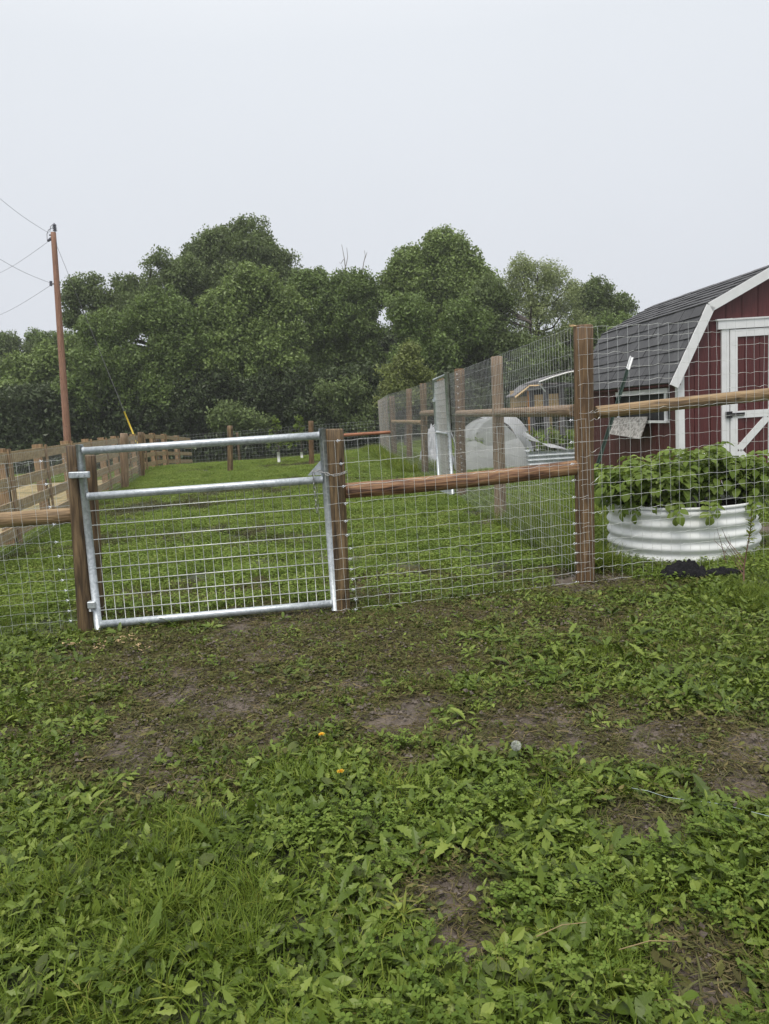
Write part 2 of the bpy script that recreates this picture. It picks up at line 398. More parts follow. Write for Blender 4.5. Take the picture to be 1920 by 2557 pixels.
# ================================================================== the ground
# bare and trampled spots: (view x, view y, radius in metres, strength) on a 1661 px wide view of the frame
_spots = [(490, 1528, .3, .9), (600, 1505, .28, .75), (720, 1490, .26, .7), (905, 1520, .13, 1.0), (850, 1560, .22, .8), (640, 1555, .2, .7), (330, 1585, .22, .95),
          (235, 1640, .22, .9), (430, 1445, .3, .55), (590, 1420, .35, .6), (1150, 1545, .22, .8), (1215, 1590, .16, .9), (1385, 1610, .2, .8), (1500, 1590, .22, .8),
          (1620, 1620, .22, .9), (1610, 1700, .12, 1.0), (1395, 1770, .09, 1.3), (1430, 1800, .06, 1.2), (962, 1925, .085, 1.35), (1005, 2025, .06, 1.2), (1012, 2062, .05, 1.2),
          (1510, 2055, .07, 1.25), (1545, 2150, .06, 1.25), (1490, 2100, .06, 1.0), (830, 1262, .4, .8), (1000, 1325, .4, .65), (1240, 1345, .4, .65), (420, 1290, .5, .5), (650, 1340, .4, .6),
          (520, 1350, .4, .6), (1090, 1125, .35, 1.0), (200, 1425, .3, .5), (380, 1510, .3, .7), (760, 1380, .4, .55), (950, 1450, .3, .5), (720, 1195, .4, .45), (880, 1640, .1, .8),
          (1090, 1600, .18, .7), (1270, 1250, .35, .95), (1640, 1150, .5, 1.0), (1270, 1630, .14, .7), (100, 1700, .12, .6), (560, 1600, .15, .7), (1560, 1660, .2, .6), (1330, 1540, .2, .5), (1000, 1570, .2, .6), (30, 1590, .14, .5),
          (300, 1350, .4, .35), (380, 1690, .2, .5), (150, 1620, .2, .5)]
SPOTS = [(G(a * V1, b * V1).x, G(a * V1, b * V1).y, r, s) for a, b, r, s in _spots]
def mudf(x, y):
    """0 = full sward, 1 = bare mud"""
    m = np.zeros_like(np.asarray(x, float))
    for a, b, r, s in SPOTS:
        m = np.maximum(m, s * np.exp(-(((x - a) / (r * 1.25)) ** 2 + ((y - b) / r) ** 2) * .9))
    n = fbm(x * 3.1, y * 3.1, 5); n2 = fbm(x * 11, y * 11, 9)
    band = np.exp(-((y - 4.15 + .12 * x) / .85) ** 2) * np.clip((x + 2.3) / .8, 0, 1) * np.clip((1.5 - x) / 1.6, .3, 1) * .44
    m = np.maximum(m, band)
    m = m + (n - .5) * .75 * np.clip(m * 2.2, 0, 1) + (n2 - .5) * .8 * np.clip(m * 2, 0, 1)
    return np.clip(m, 0, 1)
def terrain(x, y):
    x = np.asarray(x, float); y = np.asarray(y, float)
    far = np.clip((y - 7) / 6, 0, 1)
    h = (fbm(x * .5, y * .5, 1) - .5) * .05 * (1 - .3 * far)
    near = np.clip((8.5 - y) / 2, 0, 1) * np.clip((5.5 - np.abs(x)) / 1, 0, 1)
    h = h + near * ((fbm(x * 3.5, y * 3.5, 2) - .5) * .035 + (fbm(x * 16, y * 16, 3, 3) - .5) * .02)
    dip = np.clip((y - 24) / 14, 0, 1); dip = dip * dip * (3 - 2 * dip)
    h = h - .55 * dip * np.clip((-x + 2) / 6, 0, 1)
    return h
def tz(x, y): return float(terrain(np.array([x]), np.array([y]))[0])

def axis(dense0, dense1, step, far0, far1, k=1.22):
    a = list(np.arange(dense0, dense1 + 1e-6, step))
    d = step; x = a[-1]
    while x < far1: d = min(d * k, 40); x += d; a.append(x)
    d = step; x = a[0]; b = []
    while x > far0: d = min(d * k, 40); x -= d; b.append(x)
    return np.array(b[::-1] + a)
gx = axis(-3.8, 4.4, .028, -400, 400); gy = axis(.9, 6.6, .028, -60, 700)
X, Y = np.meshgrid(gx, gy); nx, ny = len(gx), len(gy)
mud = mudf(X, Y)
Z = terrain(X, Y)
near = (np.abs(X) < 4.6) & (Y < 6.8)
Z = Z - mud * .012 * near + near * mud * (fbm(X * 22, Y * 22, 31, 3) - .5) * .03
me = bpy.data.meshes.new('ground')
idx = np.arange(nx * ny).reshape(ny, nx)
F = np.stack([idx[:-1, :-1], idx[:-1, 1:], idx[1:, 1:], idx[1:, :-1]], -1).reshape(-1, 4)
me.vertices.add(nx * ny); me.vertices.foreach_set('co', np.stack([X, Y, Z], -1).reshape(-1).astype(np.float32))
me.loops.add(F.size); me.loops.foreach_set('vertex_index', F.reshape(-1).astype(np.int32))
me.polygons.add(len(F)); me.polygons.foreach_set('loop_start', np.arange(0, F.size, 4, dtype=np.int32))
me.polygons.foreach_set('use_smooth', np.ones(len(F), bool))
me.update(calc_edges=True)
a = me.attributes.new('mud', 'FLOAT', 'POINT'); a.data.foreach_set('value', mud.reshape(-1).astype(np.float32))
def ground_mat():
    m, t, b, o = mat_new('soil_and_thatch')
    at = N(t, 'ShaderNodeAttribute'); at.attribute_name = 'mud'
    v = coords(t, (1, 1, 1), False)
    f = noise(t, v, 9, 6, .65); g = noise(t, v, 60, 4, .6); h = noise(t, v, 1.2, 4)
    soil = rampn(t, f, [(.3, (.07, .055, .042)), (.55, (.145, .114, .088)), (.75, (.215, .175, .14))]).outputs['Color']
    soil = mixc(t, rampn(t, g, [(.35, (0, 0, 0)), (.7, (.5, .5, .5))]).outputs['Color'], soil, (.09, .072, .056))
    that = rampn(t, g, [(.25, (.012, .014, .005)), (.5, (.026, .032, .009)), (.75, (.055, .066, .018))]).outputs['Color']
    that = mixc(t, rampn(t, h, [(.4, (0, 0, 0)), (.7, (.6, .6, .6))]).outputs['Color'], that, (.045, .062, .016))
    k = rampn(t, at.outputs['Fac'], [(.12, (0, 0, 0)), (.5, (1, 1, 1))]).outputs['Color']
    t.links.new(mixc(t, k, that, soil), b.inputs['Base Color'])
    rg = N(t, 'ShaderNodeMapRange'); rg.inputs['To Min'].default_value = .42; rg.inputs['To Max'].default_value = .8
    t.links.new(f, rg.inputs['Value']); t.links.new(rg.outputs[0], b.inputs['Roughness'])
    ad = N(t, 'ShaderNodeMath', operation='ADD'); t.links.new(f, ad.inputs[0]); t.links.new(g, ad.inputs[1])
    bump(t, b, ad.outputs[0], .7, .025)
    return m
gobj = mk('ground', me, ground_mat()); gobj['kind'] = 'structure'

# the straw-strewn yard and the gravel drive beyond the board fence
def sheet(name, poly, z, m):
    mb = MB(); n = len(poly)
    # a strip of quads between two edges
    half = n // 2
    v = []; f = []
    for i in range(half):
        a, b = Vector(poly[i]), Vector(poly[n - 1 - i])
        for k in range(9):
            p = a.lerp(b, k / 8); v.append((p.x, p.y, tz(p.x, p.y) + z))
    for i in range(half - 1):
        for k in range(8):
            f.append((i * 9 + k, i * 9 + k + 1, (i + 1) * 9 + k + 1, (i + 1) * 9 + k))
    mb.add(v, f); o = mb.build(name, m, recalc=True); o['kind'] = 'structure'; return o
def straw_ground():
    m, t, b, o = mat_new('straw_over_soil')
    v = coords(t, (1, 1, 1), False); f = noise(t, v, 2.2, 6, .7); g = noise(t, v, 26, 4)
    c = rampn(t, f, [(.35, (.11, .12, .045)), (.5, (.34, .27, .13)), (.7, (.48, .38, .2))]).outputs['Color']
    c = mixc(t, rampn(t, g, [(.35, (0, 0, 0)), (.8, (.6, .6, .6))]).outputs['Color'], c, (.16, .12, .06))
    t.links.new(c, b.inputs['Base Color']); b.inputs['Roughness'].default_value = .85; bump(t, b, g, .6, .03); return m
def lerp2(a, b, t): return (a[0] + (b[0] - a[0]) * t, a[1] + (b[1] - a[1]) * t)
strip_a = [(-4.1 - .208 * (y - 7) - .45, y) for y in np.linspace(5, 21, 12)]
strip_b = [(-4.1 - .208 * (y - 7) - 6.5, y) for y in np.linspace(5, 21, 12)]
sheet('straw_yard', strip_a + strip_b[::-1], .012, straw_ground())
road_a = [(-13 - .22 * (y - 12), y) for y in np.linspace(6, 32, 12)]
road_b = [(-19 - .22 * (y - 12), y) for y in np.linspace(6, 32, 12)]
sheet('gravel_drive', road_a + road_b[::-1], .02, simple('pale_gravel', (.3, .3, .31), .9, 0, .3, 50, .5))

# ================================================================== scattering for what nobody could count
TPL = {}
def template_set(key, meshes, m):
    c = bpy.data.collections.new('templates_' + key)
    for i, me in enumerate(meshes):
        if not me.materials: me.materials.append(m)
        o = bpy.data.objects.new('template_%s_%02d' % (key, i), me); c.objects.link(o)
    TPL[key] = (c, len(meshes)); return c
def scatter_group(coll):
    ng = bpy.data.node_groups.new('scatter_' + coll.name, 'GeometryNodeTree')
    ng.interface.new_socket('Geometry', in_out='INPUT', socket_type='NodeSocketGeometry')
    ng.interface.new_socket('Geometry', in_out='OUTPUT', socket_type='NodeSocketGeometry')
    gi = N(ng, 'NodeGroupInput'); go = N(ng, 'NodeGroupOutput')
    ci = N(ng, 'GeometryNodeCollectionInfo'); ci.inputs[0].default_value = coll
    ci.inputs['Separate Children'].default_value = True; ci.inputs['Reset Children'].default_value = True
    io = N(ng, 'GeometryNodeInstanceOnPoints'); io.inputs['Pick Instance'].default_value = True
    def at(nm, ty):
        n = N(ng, 'GeometryNodeInputNamedAttribute', data_type=ty); n.inputs['Name'].default_value = nm
        return [q for q in n.outputs if q.enabled and q.name == 'Attribute'][0]
    l = ng.links.new
    l(gi.outputs[0], io.inputs['Points']); l(ci.outputs[0], io.inputs['Instance'])
    l(at('idx', 'INT'), io.inputs['Instance Index'])
    er = N(ng, 'FunctionNodeEulerToRotation'); l(at('rot', 'FLOAT_VECTOR'), er.inputs[0]); l(er.outputs[0], io.inputs['Rotation'])
    l(at('scl', 'FLOAT'), io.inputs['Scale']); l(io.outputs[0], go.inputs[0])
    return ng
GNG = {}
def scatter(name, key, pts, rot, scl, parent=None, loc=(0, 0, 0)):
    coll, n = TPL[key]
    pts = np.asarray(pts, float); k = len(pts)
    me = bpy.data.meshes.new(name)
    me.vertices.add(k); me.vertices.foreach_set('co', (pts - np.array(loc)).reshape(-1).astype(np.float32))
    for nm, ty, val, fld in (('rot', 'FLOAT_VECTOR', rot, 'vector'), ('scl', 'FLOAT', scl, 'value'), ('idx', 'INT', rng.integers(0, n, k), 'value')):
        a = me.attributes.new(nm, ty, 'POINT')
        a.data.foreach_set(fld, np.asarray(val).reshape(-1).astype(np.int32 if ty == 'INT' else np.float32))
    me.update()
    o = bpy.data.objects.new(name, me); COL.objects.link(o); o.location = loc
    if parent is not None: o.parent = parent; o.location = Vector(loc) - Vector(parent.location)
    if key not in GNG: GNG[key] = scatter_group(coll)
    md = o.modifiers.new('leaves', 'NODES'); md.node_group = GNG[key]
    o['kind'] = 'stuff'
    return o

# ---- templates
def blade(mb, x, y, h, w, az, lean, curl, seg=3, a=.5):
    d = np.array([math.cos(az), math.sin(az), 0]); s = np.array([-math.sin(az), math.cos(az), 0])
    p = np.array([x, y, -.004]); an = lean; v = []
    tw = random.uniform(-.5, .5)
    for i in range(seg):
        ww = w * (1 - .25 * i / seg) * .5
        ss = s * math.cos(tw) + np.array([0, 0, 1]) * math.sin(tw) * .6
        v += [p - ss * ww, p + ss * ww]
        p = p + (d * math.sin(an) + np.array([0, 0, 1]) * math.cos(an)) * h / seg
        p[2] = max(p[2], .003); an += curl / seg
    v.append(p)
    f = [(2 * i, 2 * i + 1, 2 * i + 3, 2 * i + 2) for i in range(seg - 1)] + [(2 * seg - 2, 2 * seg - 1, 2 * seg)]
    mb.add(v, f, a)
def tuft(n, rad, h0, h1, w0, w1, lean0, lean1, seg=3):
    mb = MB()
    for i in range(n):
        r = rad * math.sqrt(random.random()); t = random.uniform(0, 6.283)
        blade(mb, r * math.cos(t), r * math.sin(t), random.uniform(h0, h1), random.uniform(w0, w1), random.uniform(0, 6.283),
              random.uniform(lean0, lean1), random.uniform(.3, 1.4), seg, random.random())
    return mb.mesh('tuft', att=True)
template_set('grass', [tuft(26, .05, .035, .095, .0022, .0042, .3, 1.2) for i in range(7)], M['grass'])
template_set('longgrass', [tuft(22, .045, .08, .17, .002, .0038, .05, .95, 4) for i in range(4)], M['grass'])
template_set('trample', [tuft(22, .07, .03, .09, .0025, .005, 1.25, 1.62, 3) for i in range(6)], M['grass_dull'])
def turf(n, rad, h0, h1):
    mb = MB()
    for i in range(n):
        r = rad * math.sqrt(random.random()); t = random.uniform(0, 6.283)
        if random.random() < .3:      # a small flat clover or weed leaf
            x, y, z = r * math.cos(t), r * math.sin(t), random.uniform(.015, .05); q = random.uniform(.007, .016); an = random.uniform(0, 6.28)
            c, s = math.cos(an) * q, math.sin(an) * q
            mb.add([(x - c, y - s, z), (x + s * .7, y - c * .7, z + .004), (x + c, y + s, z + random.uniform(-.006, .008)), (x - s * .7, y + c * .7, z)], [(0, 1, 2, 3)], random.random())
        else:
            blade(mb, r * math.cos(t), r * math.sin(t), random.uniform(h0, h1), random.uniform(.0035, .0065), random.uniform(0, 6.283),
                  random.uniform(.2, 1.1), random.uniform(.3, 1.2), 2, random.random())
    return mb.mesh('turf', att=True)
template_set('turfdry', [turf(230, .17, .02, .055) for i in range(4)], M['grass_dull'])
template_set('turf', [turf(300, .17, .03, .075) for i in range(6)], M['turf'])

def strip_leaf(mb, L, W, az, lean, arch, jag=0.0, n=13, base=(0, 0, 0), a=.5, shape=.8, droop=.15, stalk=.0):
    d = np.array([math.cos(az), math.sin(az), 0.]); s = np.array([-math.sin(az), math.cos(az), 0.]); up = np.array([0, 0, 1.])
    p = np.array(base, float); an = lean; v = []; side = random.uniform(-.35, .35)
    for i in range(n):
        t = i / (n - 1)
        if t < stalk: wv = W * .09
        else:
            q = (t - stalk) / (1 - stalk)
            wv = W * .5 * max(0.03, math.sin(math.pi * min(1, q ** shape * .985 + .01)) ** .8)
            if jag and q < .86: wv *= (1 - jag * (1 - ((i * 1.0) % 2))) if i % 2 == 0 else 1.0
        fw = d * math.cos(an) + up * math.sin(an); nn = -d * math.sin(an) + up * math.cos(an)
        ss = s * math.cos(side) + nn * math.sin(side)
        off = d * 0 - fw * (wv * .35 if jag and i % 2 else 0)
        lift = nn * wv * (droop + random.uniform(-.08, .08))
        v += [p - ss * wv + off + lift, p, p + ss * wv + off + lift]
        p = p + fw * (L / (n - 1)); an += arch / (n - 1) + random.uniform(-.03, .03)
        if p[2] < .004: p[2] = .004
    f = []
    for i in range(n - 1):
        f += [(3 * i, 3 * i + 1, 3 * i + 4, 3 * i + 3), (3 * i + 1, 3 * i + 2, 3 * i + 5, 3 * i + 4)]
    mb.add(v, f, a)
def rosette(n, l0, l1, w, jag, stalk=0.06):
    mb = MB(); a0 = random.random() * 6
    for i in range(n):
        Ln = random.uniform(l0, l1)
        strip_leaf(mb, Ln, w * Ln * random.uniform(.8, 1.2), a0 + i * 6.283 / n + random.uniform(-.5, .5), random.uniform(.15, .95), random.uniform(-1.5, -.4),
                   jag, 15, (0, 0, .004), random.random(), random.uniform(.95, 1.35), .2, stalk)
    return mb.mesh('rosette', att=True)
template_set('dandelion', [rosette(random.randint(5, 9), .07, .15, .3, random.uniform(.35, .55)) for i in range(7)], M['dandelion'])
template_set('broad', [rosette(random.randint(3, 5), .05, .1, .48, 0.0, .2) for i in range(6)], M['broadleaf'])
def clover_patch(n, rad):
    mb = MB()
    for i in range(n):
        r = rad * math.sqrt(random.random()); t = random.uniform(0, 6.28); x, y = r * math.cos(t), r * math.sin(t)
        z = random.uniform(.025, .065); q = random.uniform(.005, .0085); a = random.random(); az = random.uniform(0, 6.28)
        mb.tube([(x * .7, y * .7, 0), (x, y, z)], .0008, 3, False, a)
        tx, ty = random.uniform(-.35, .35), random.uniform(-.35, .35)
        for k in range(3):
            g = az + k * 2.094; c, s = math.cos(g), math.sin(g)
            pts = [(0, 0), (.9, .75), (1.7, .7), (1.95, 0), (1.7, -.7), (.9, -.75)]
            v = [(x + (u * c - w_ * s) * q, y + (u * s + w_ * c) * q) for u, w_ in pts]
            v = [(p0, p1, z + (p0 - x) * tx + (p1 - y) * ty + abs(pts[i2][1]) * q * .25) for i2, (p0, p1) in enumerate(v)]
            mb.add(v, [(0, 1, 2, 3), (0, 3, 4, 5)], a)
    return mb.mesh('clover', att=True)
template_set('clover', [clover_patch(16, .06) for i in range(5)], M['clover'])
def debris(n, rad):
    mb = MB()
    for i in range(n):
        r = rad * math.sqrt(random.random()); t = random.uniform(0, 6.28); L_ = random.uniform(.015, .07); az = random.uniform(0, 6.28)
        x, y = r * math.cos(t), r * math.sin(t)
        mb.tube([(x, y, .006), (x + L_ * .5 * math.cos(az), y + L_ * .5 * math.sin(az), .009), (x + L_ * math.cos(az + .3), y + L_ * math.sin(az + .3), .006)], random.uniform(.0007, .0014), 3, False, random.random())
    return mb.mesh('debris', att=True)
M['straw_bits'] = leaf_mat('dry_clippings', [(0, (.06, .05, .02)), (.5, (.13, .11, .05)), (1, (.28, .22, .11))], .7, .05)
template_set('debris', [debris(14, .09) for i in range(4)], M['straw_bits'])
def clods():
    mb = MB()
    for i in range(9):
        x, y = random.uniform(-.07, .07), random.uniform(-.07, .07); r = random.uniform(.004, .014)
        v = []
        for a_, b_, c_ in ((1, 0, 0), (-1, 0, 0), (0, 1, 0), (0, -1, 0), (0, 0, 1), (0, 0, -.6)):
            k = r * random.uniform(.7, 1.3); v.append((x + a_ * k, y + b_ * k, .002 + c_ * k * .7))
        mb.add(v, [(0, 2, 4), (2, 1, 4), (1, 3, 4), (3, 0, 4), (2, 0, 5), (1, 2, 5), (3, 1, 5), (0, 3, 5)], random.random())
    return mb.mesh('clods', att=True)
template_set('clods', [clods() for i in range(3)], simple('mud_clods', (.11, .088, .07), .6, 0, .35, 40, .5))

def inframe(x, y, z=0.03, mx=330, my=140):
    k = np.zeros(len(x), bool)
    for dx in (-1.1, 0, 1.1):                   # as far as a step to either side could see
        px, py, f = project(np.stack([x + dx, y, np.full_like(x, z)], -1))
        k |= (px > -120) & (px < 2040) & (py < 2557 + my)
    return k
def field(n, x0, x1, y0, y1):
    x = rng.uniform(x0, x1, n); y = rng.uniform(y0, y1, n); k = inframe(x, y); return x[k], y[k]
def wear(x, y):
    m = np.zeros_like(x)
    for a, b, r, s in SPOTS:
        m = np.maximum(m, s * np.exp(-(((x - a) / (r * 2.0)) ** 2 + ((y - b) / (r * 1.7)) ** 2) * .9))
    band = np.exp(-((y - 4.1 + .1 * x) / .95) ** 2) * np.clip((x + 2.5) / .9, 0, 1) * np.clip((1.6 - x) / 1.6, .4, 1) * .85
    return np.clip(np.maximum(m, band), 0, 1)
def put(name, key, x, y, s0, s1, tilt=.12, dz=0.0, label=None, cat=None, shrink=0.0):
    n = len(x); z = terrain(x, y) - mudf(x, y) * .012 + dz
    rot = np.stack([rng.normal(0, tilt, n), rng.normal(0, tilt, n), rng.uniform(0, 6.283, n)], -1)
    sc_ = rng.uniform(s0, s1, n)
    if shrink: sc_ = sc_ * np.clip(1.08 - shrink * wear(x, y), .25, 1) * np.clip(1.25 - (y - 2.5) * .13, .6, 1.05)
    o = scatter(name, key, np.stack([x, y, z], -1), rot, sc_)
    return tag(o, label, cat)
def mixleaf(n, rad, l0, l1, lean0, lean1):
    mb = MB()
    for i in range(n):
        r = rad * math.sqrt(random.random()); t = random.uniform(0, 6.283); Ln = random.uniform(l0, l1)
        strip_leaf(mb, Ln, Ln * random.uniform(.28, .6), random.uniform(0, 6.283), random.uniform(lean0, lean1), random.uniform(-1.3, .2), random.choice((0, .3, .45)), 9,
                   (r * math.cos(t), r * math.sin(t), random.uniform(.002, .03)), random.random(), random.uniform(.75, 1.2), random.uniform(-.1, .35), random.choice((0, .1)))
    return mb.mesh('mixleaf', att=True)
template_set('mixleaf', [mixleaf(9, .06, .025, .065, -.1, .9) for i in range(7)], M['dandelion'])
M['dull_leaf'] = leaf_mat('trampled_leaf', [(0, (.028, .026, .009)), (.4, (.072, .07, .02)), (.75, (.11, .125, .03)), (1, (.18, .15, .06))], .6, .1)
template_set('dull_leaf', [mixleaf(8, .06, .015, .045, -.15, .3) for i in range(6)], M['dull_leaf'])
NEARY = 5.6
def dens(x, y, k=1.15): return rng.random(len(x)) < np.clip(1.05 - k * mudf(x, y), 0.0, 1)
# foreground sward
x, y = field(60000, -4.6, 5.2, 1.0, NEARY); gs = fbm(x * 1.3, y * 1.3, 77)
k = dens(x, y, 1.5) & (rng.random(len(x)) < np.clip(.25 + .7 * (gs - .28), .15, .6))
put('foreground_grass', 'grass', x[k], y[k], .6, 1.15, .2, 0, 'short wet grass growing over the foreground ground', 'grass', .75)
x, y = field(44000, -4.6, 5.2, 1.0, NEARY); gs = fbm(x * 1.3 + 5, y * 1.3 + 2, 76)
k = dens(x, y, 1.5) & (rng.random(len(x)) < np.clip((gs - .2) * 2.0, .3, .95) * np.clip(1.35 - (y - 1.5) * .2, .4, 1))
put('lawn_weeds', 'mixleaf', x[k], y[k], .5, 1.05, .3, .004, 'ragged mown weed leaves matted through the foreground lawn', 'weeds', .6)
x, y = field(16000, -4.6, 5.2, 1.0, NEARY); gs = fbm(x * 1.1 + 9, y * 1.1, 78)
k = dens(x, y, 1.8) & (gs > .6) & (wear(x, y) < .5)
put('long_grass', 'longgrass', x[k], y[k], .5, .95, .15, 0, 'longer grass tussocks standing out of the foreground sward', 'grass', .6)
x, y = field(10000, -4.6, 5.2, 1.0, NEARY); gs = fbm(x * .9 + 3, y * .9 + 5, 79)
k = dens(x, y, 1.6) & (wear(x, y) < .62) & (rng.random(len(x)) < np.clip((gs - .33) * 2.2, .02, .75) * np.clip(1.35 - (y - 1.5) * .3, .03, 1))
put('dandelion_leaves', 'dandelion', x[k], y[k], .4, .95, .2, .008, 'toothed dandelion leaves spread through the foreground lawn', 'weeds', .4)
x, y = field(15000, -4.6, 5.2, 1.0, NEARY); gs = fbm(x * 1.4 + 13, y * 1.4 + 5, 80)
k = dens(x, y, 1.6) & (rng.random(len(x)) < np.clip((gs - .55) * 3.0, 0, .22) * np.clip((4.4 - y) / 1.5, .08, 1))
put('clover', 'clover', x[k], y[k], .6, 1.1, .2, .01, 'patches of three leaved clover in the foreground lawn', 'clover', .4)
x, y = field(9000, -4.6, 5.2, 1.0, NEARY); gs = fbm(x * 1.2 + 23, y * 1.2 + 15, 81)
k = dens(x, y, 1.3) & (rng.random(len(x)) < np.clip((gs - .38) * 2.0, 0.02, .6) * np.clip((5.0 - y) / 1.2, .15, 1))
put('broadleaf_weeds', 'broad', x[k], y[k], .4, .85, .3, .004, 'dull green broad weed leaves lying among the grass', 'weeds', .4)
x, y = field(30000, -4.6, 5.2, 1.0, 6.2); wr = wear(x, y); mdn = mudf(x, y)
k = (wr > .22) & (rng.random(len(x)) < np.clip(wr * 1.1, 0, .8) * np.clip(1.2 - 1.25 * mdn, .1, 1))
put('trampled_leaves', 'dull_leaf', x[k], y[k], .6, 1.2, .15, .002, 'dull olive leaf scraps trodden into the worn ground', 'weeds')
# trampled leaves, clippings and clods where the sward is worn
x, y = field(34000, -4.6, 5.2, 1.0, 6.4); mdn = mudf(x, y)
k = (mdn > .1) & (rng.random(len(x)) < np.clip(1.05 - np.clip(mdn - .4, 0, 1) * 2.2, .02, 1))
put('trampled_grass', 'trample', x[k], y[k], .6, 1.2, .1, .001, 'olive brown trampled grass pressed onto the mud', 'grass')
x, y = field(20000, -4.6, 5.2, 1.0, 6.4); mdn = mudf(x, y)
k = (mdn > .12) & (rng.random(len(x)) < np.where(mdn > .7, .1, .7))
put('grass_clippings', 'debris', x[k], y[k], .7, 1.3, .06, .004, 'dry brown clippings strewn over the worn ground', 'clippings')
x, y = field(16000, -4.6, 5.2, 1.0, 6.4); mdn = mudf(x, y)
k = (mdn > .25) & (rng.random(len(x)) < .75)
put('mud_clods', 'clods', x[k], y[k], .5, 1.2, .2, 0, 'small crumbs of mud on the bare patches', 'mud')
# the field behind the gate and the grass round the barn
x, y = field(30000, -16, 16, NEARY - .25, 34); 
bf = -4.1 - .208 * (y - 7)                      # line of the board fence
k = ((x > bf - .3) | (y > 21)) & dens(x, y, 1.0) & (rng.random(len(x)) < np.clip(14 / y, .45, 1))
barn_zone = (x > 3.3) & (x < 7) & (y > 8.7) & (y < 13.2)
k &= ~barn_zone
k &= ~(((x - 2.66) ** 2 + (y - 6.66) ** 2) < .72 ** 2)
dry = fbm(x * .45 + 7, y * .45, 91) + .25 * fbm(x * 2 + 1, y * 2, 92) + rng.normal(0, .07, len(x)); kd = k & (dry > .83); k &= ~kd
put('field_grass', 'turf', x[k], y[k], .85, 1.35, .06, 0, 'mown green field grass behind the gate and fences', 'grass')
put('worn_field_grass', 'turfdry', x[kd], y[kd], .75, 1.2, .06, 0, 'olive brown worn patches in the field grass', 'grass')
# sparse lush weeds in the field, tall grass along the receding fence
x, y = field(2600, 1.2, 3.4, 5.8, 9.2); k = (np.abs(x - (1.68 - .03 * (y - 5.5))) < .22) | ((rng.random(len(x)) < .2) & (y > 7.2))
put('fence_line_grass', 'longgrass', x[k], y[k], 1.0, 1.9, .15, 0, 'unmown long grass along the foot of the tall fence', 'grass')
x, y = field(3000, -1.5, 1.5, 16, 29); k = (np.abs(x - (.9 - (y - 15.5) * .08)) < .5)
put('far_fence_grass', 'longgrass', x[k], y[k], 1.2, 2.6, .15, 0, 'long grass and weeds at the foot of the far fence posts', 'grass')

# ================================================================== posts, logs, wire mesh
def log(name, p0, p1, r0, r1, m, parent=None, sides=16, rings=12, lump=.05, bow=.0, chamfer=.12):
    p0 = Vector(p0); p1 = Vector(p1); ax = p1 - p0; Ln = ax.length
    sd = random.randint(0, 9999); v = []; f = []
    zs = [0, chamfer * r0] + [Ln * i / rings for i in range(1, rings)] + [Ln - chamfer * r1, Ln]
    for i, z in enumerate(zs):
        t = z / Ln; r = r0 + (r1 - r0) * t
        if i in (0, len(zs) - 1): r *= 1 - chamfer
        for j in range(sides):
            a = j / sides * 2 * math.pi
            nn = float(vnoise(np.array([math.cos(a) * 1.6 + 5]), np.array([math.sin(a) * 1.6 + z * 1.3]), sd)[0]) - .5
            q = r * (1 + nn * lump * 2); b = bow * math.sin(math.pi * t)
            v.append((q * math.cos(a) + b, q * math.sin(a), z))
    n = len(zs)
    for i in range(n - 1):
        for j in range(sides):
            k = (j + 1) % sides; f.append((i * sides + j, i * sides + k, (i + 1) * sides + k, (i + 1) * sides + j))
    f.append(tuple(reversed(range(sides)))); f.append(tuple((n - 1) * sides + j for j in range(sides)))
    mb = MB(); mb.add(v, f); me = mb.mesh(name, True)
    for pz in (me.polygons[-1], me.polygons[-2]): pz.use_smooth = False
    o = mk(name, me, m, parent)
    o.matrix_basis = Matrix.Translation(p0) @ ax.to_track_quat('Z', 'Y').to_matrix().to_4x4() @ Matrix.Rotation(random.random() * 6, 4, 'Z')
    return o
def post_px(name, bx, by, tx, ty, r, m, parent, Y=None, bury=.15):
    """a post whose foot and head were sighted at those pixels"""
    b = G(bx, by)
    if Y is None: Y = b.y
    t = P(tx, ty, Y); b = Vector((b.x, Y, 0)) if abs(b.y - Y) > .01 else b
    d = (b - t).normalized(); z = tz(b.x, b.y)
    foot = b + d * (bury + max(0, -z)); 
    return log(name, foot, t, r * 1.03, r, m, parent)

def wire_h(mb, p0, p1, n, r, wave=.004, sag=.0, sides=3):
    p0 = np.array(p0); p1 = np.array(p1); t = np.linspace(0, 1, n)
    p = p0[None] * (1 - t)[:, None] + p1[None] * t[:, None]
    p[:, 2] += rng.normal(0, wave, n) - sag * np.sin(math.pi * t)
    mb.tube(p, r, sides, False)
def wire_mesh(name, p0, p1, hs0, hs1, spacing, r, m, parent, wave=.003, sides=3, hstep=1.0, rv=None, jit=.006):
    """p0, p1: foot of the mesh at both ends; hs0, hs1: heights of the line wires there"""
    p0 = Vector(p0); p1 = Vector(p1); Ln = (p1 - p0).length; mb = MB(); n = max(2, int(Ln / spacing))
    up = Vector((0, 0, 1))
    for a, b in zip(hs0, hs1):
        wire_h(mb, p0 + up * a, p1 + up * b, int(n * 2 * hstep) + 1, r, wave, random.uniform(0, .008), sides)
    for i in range(n + 1):
        t = i / n; q = p0.lerp(p1, t); pts = []
        h0 = [a + (b - a) * t for a, b in zip(hs0, hs1)]
        ox = random.uniform(-jit, jit)
        dirv = (p1 - p0).normalized(); bend = random.uniform(-jit, jit)
        for kk, h in enumerate(h0):
            u = kk / max(1, len(h0) - 1)
            pts.append(q + up * h + dirv * (ox + bend * math.sin(u * 3.1) + random.uniform(-jit, jit) * .35))
        mb.tube(pts, rv or r * .9, sides, False)
    o = mb.build(name, m, parent); o['kind'] = 'stuff'
    return o
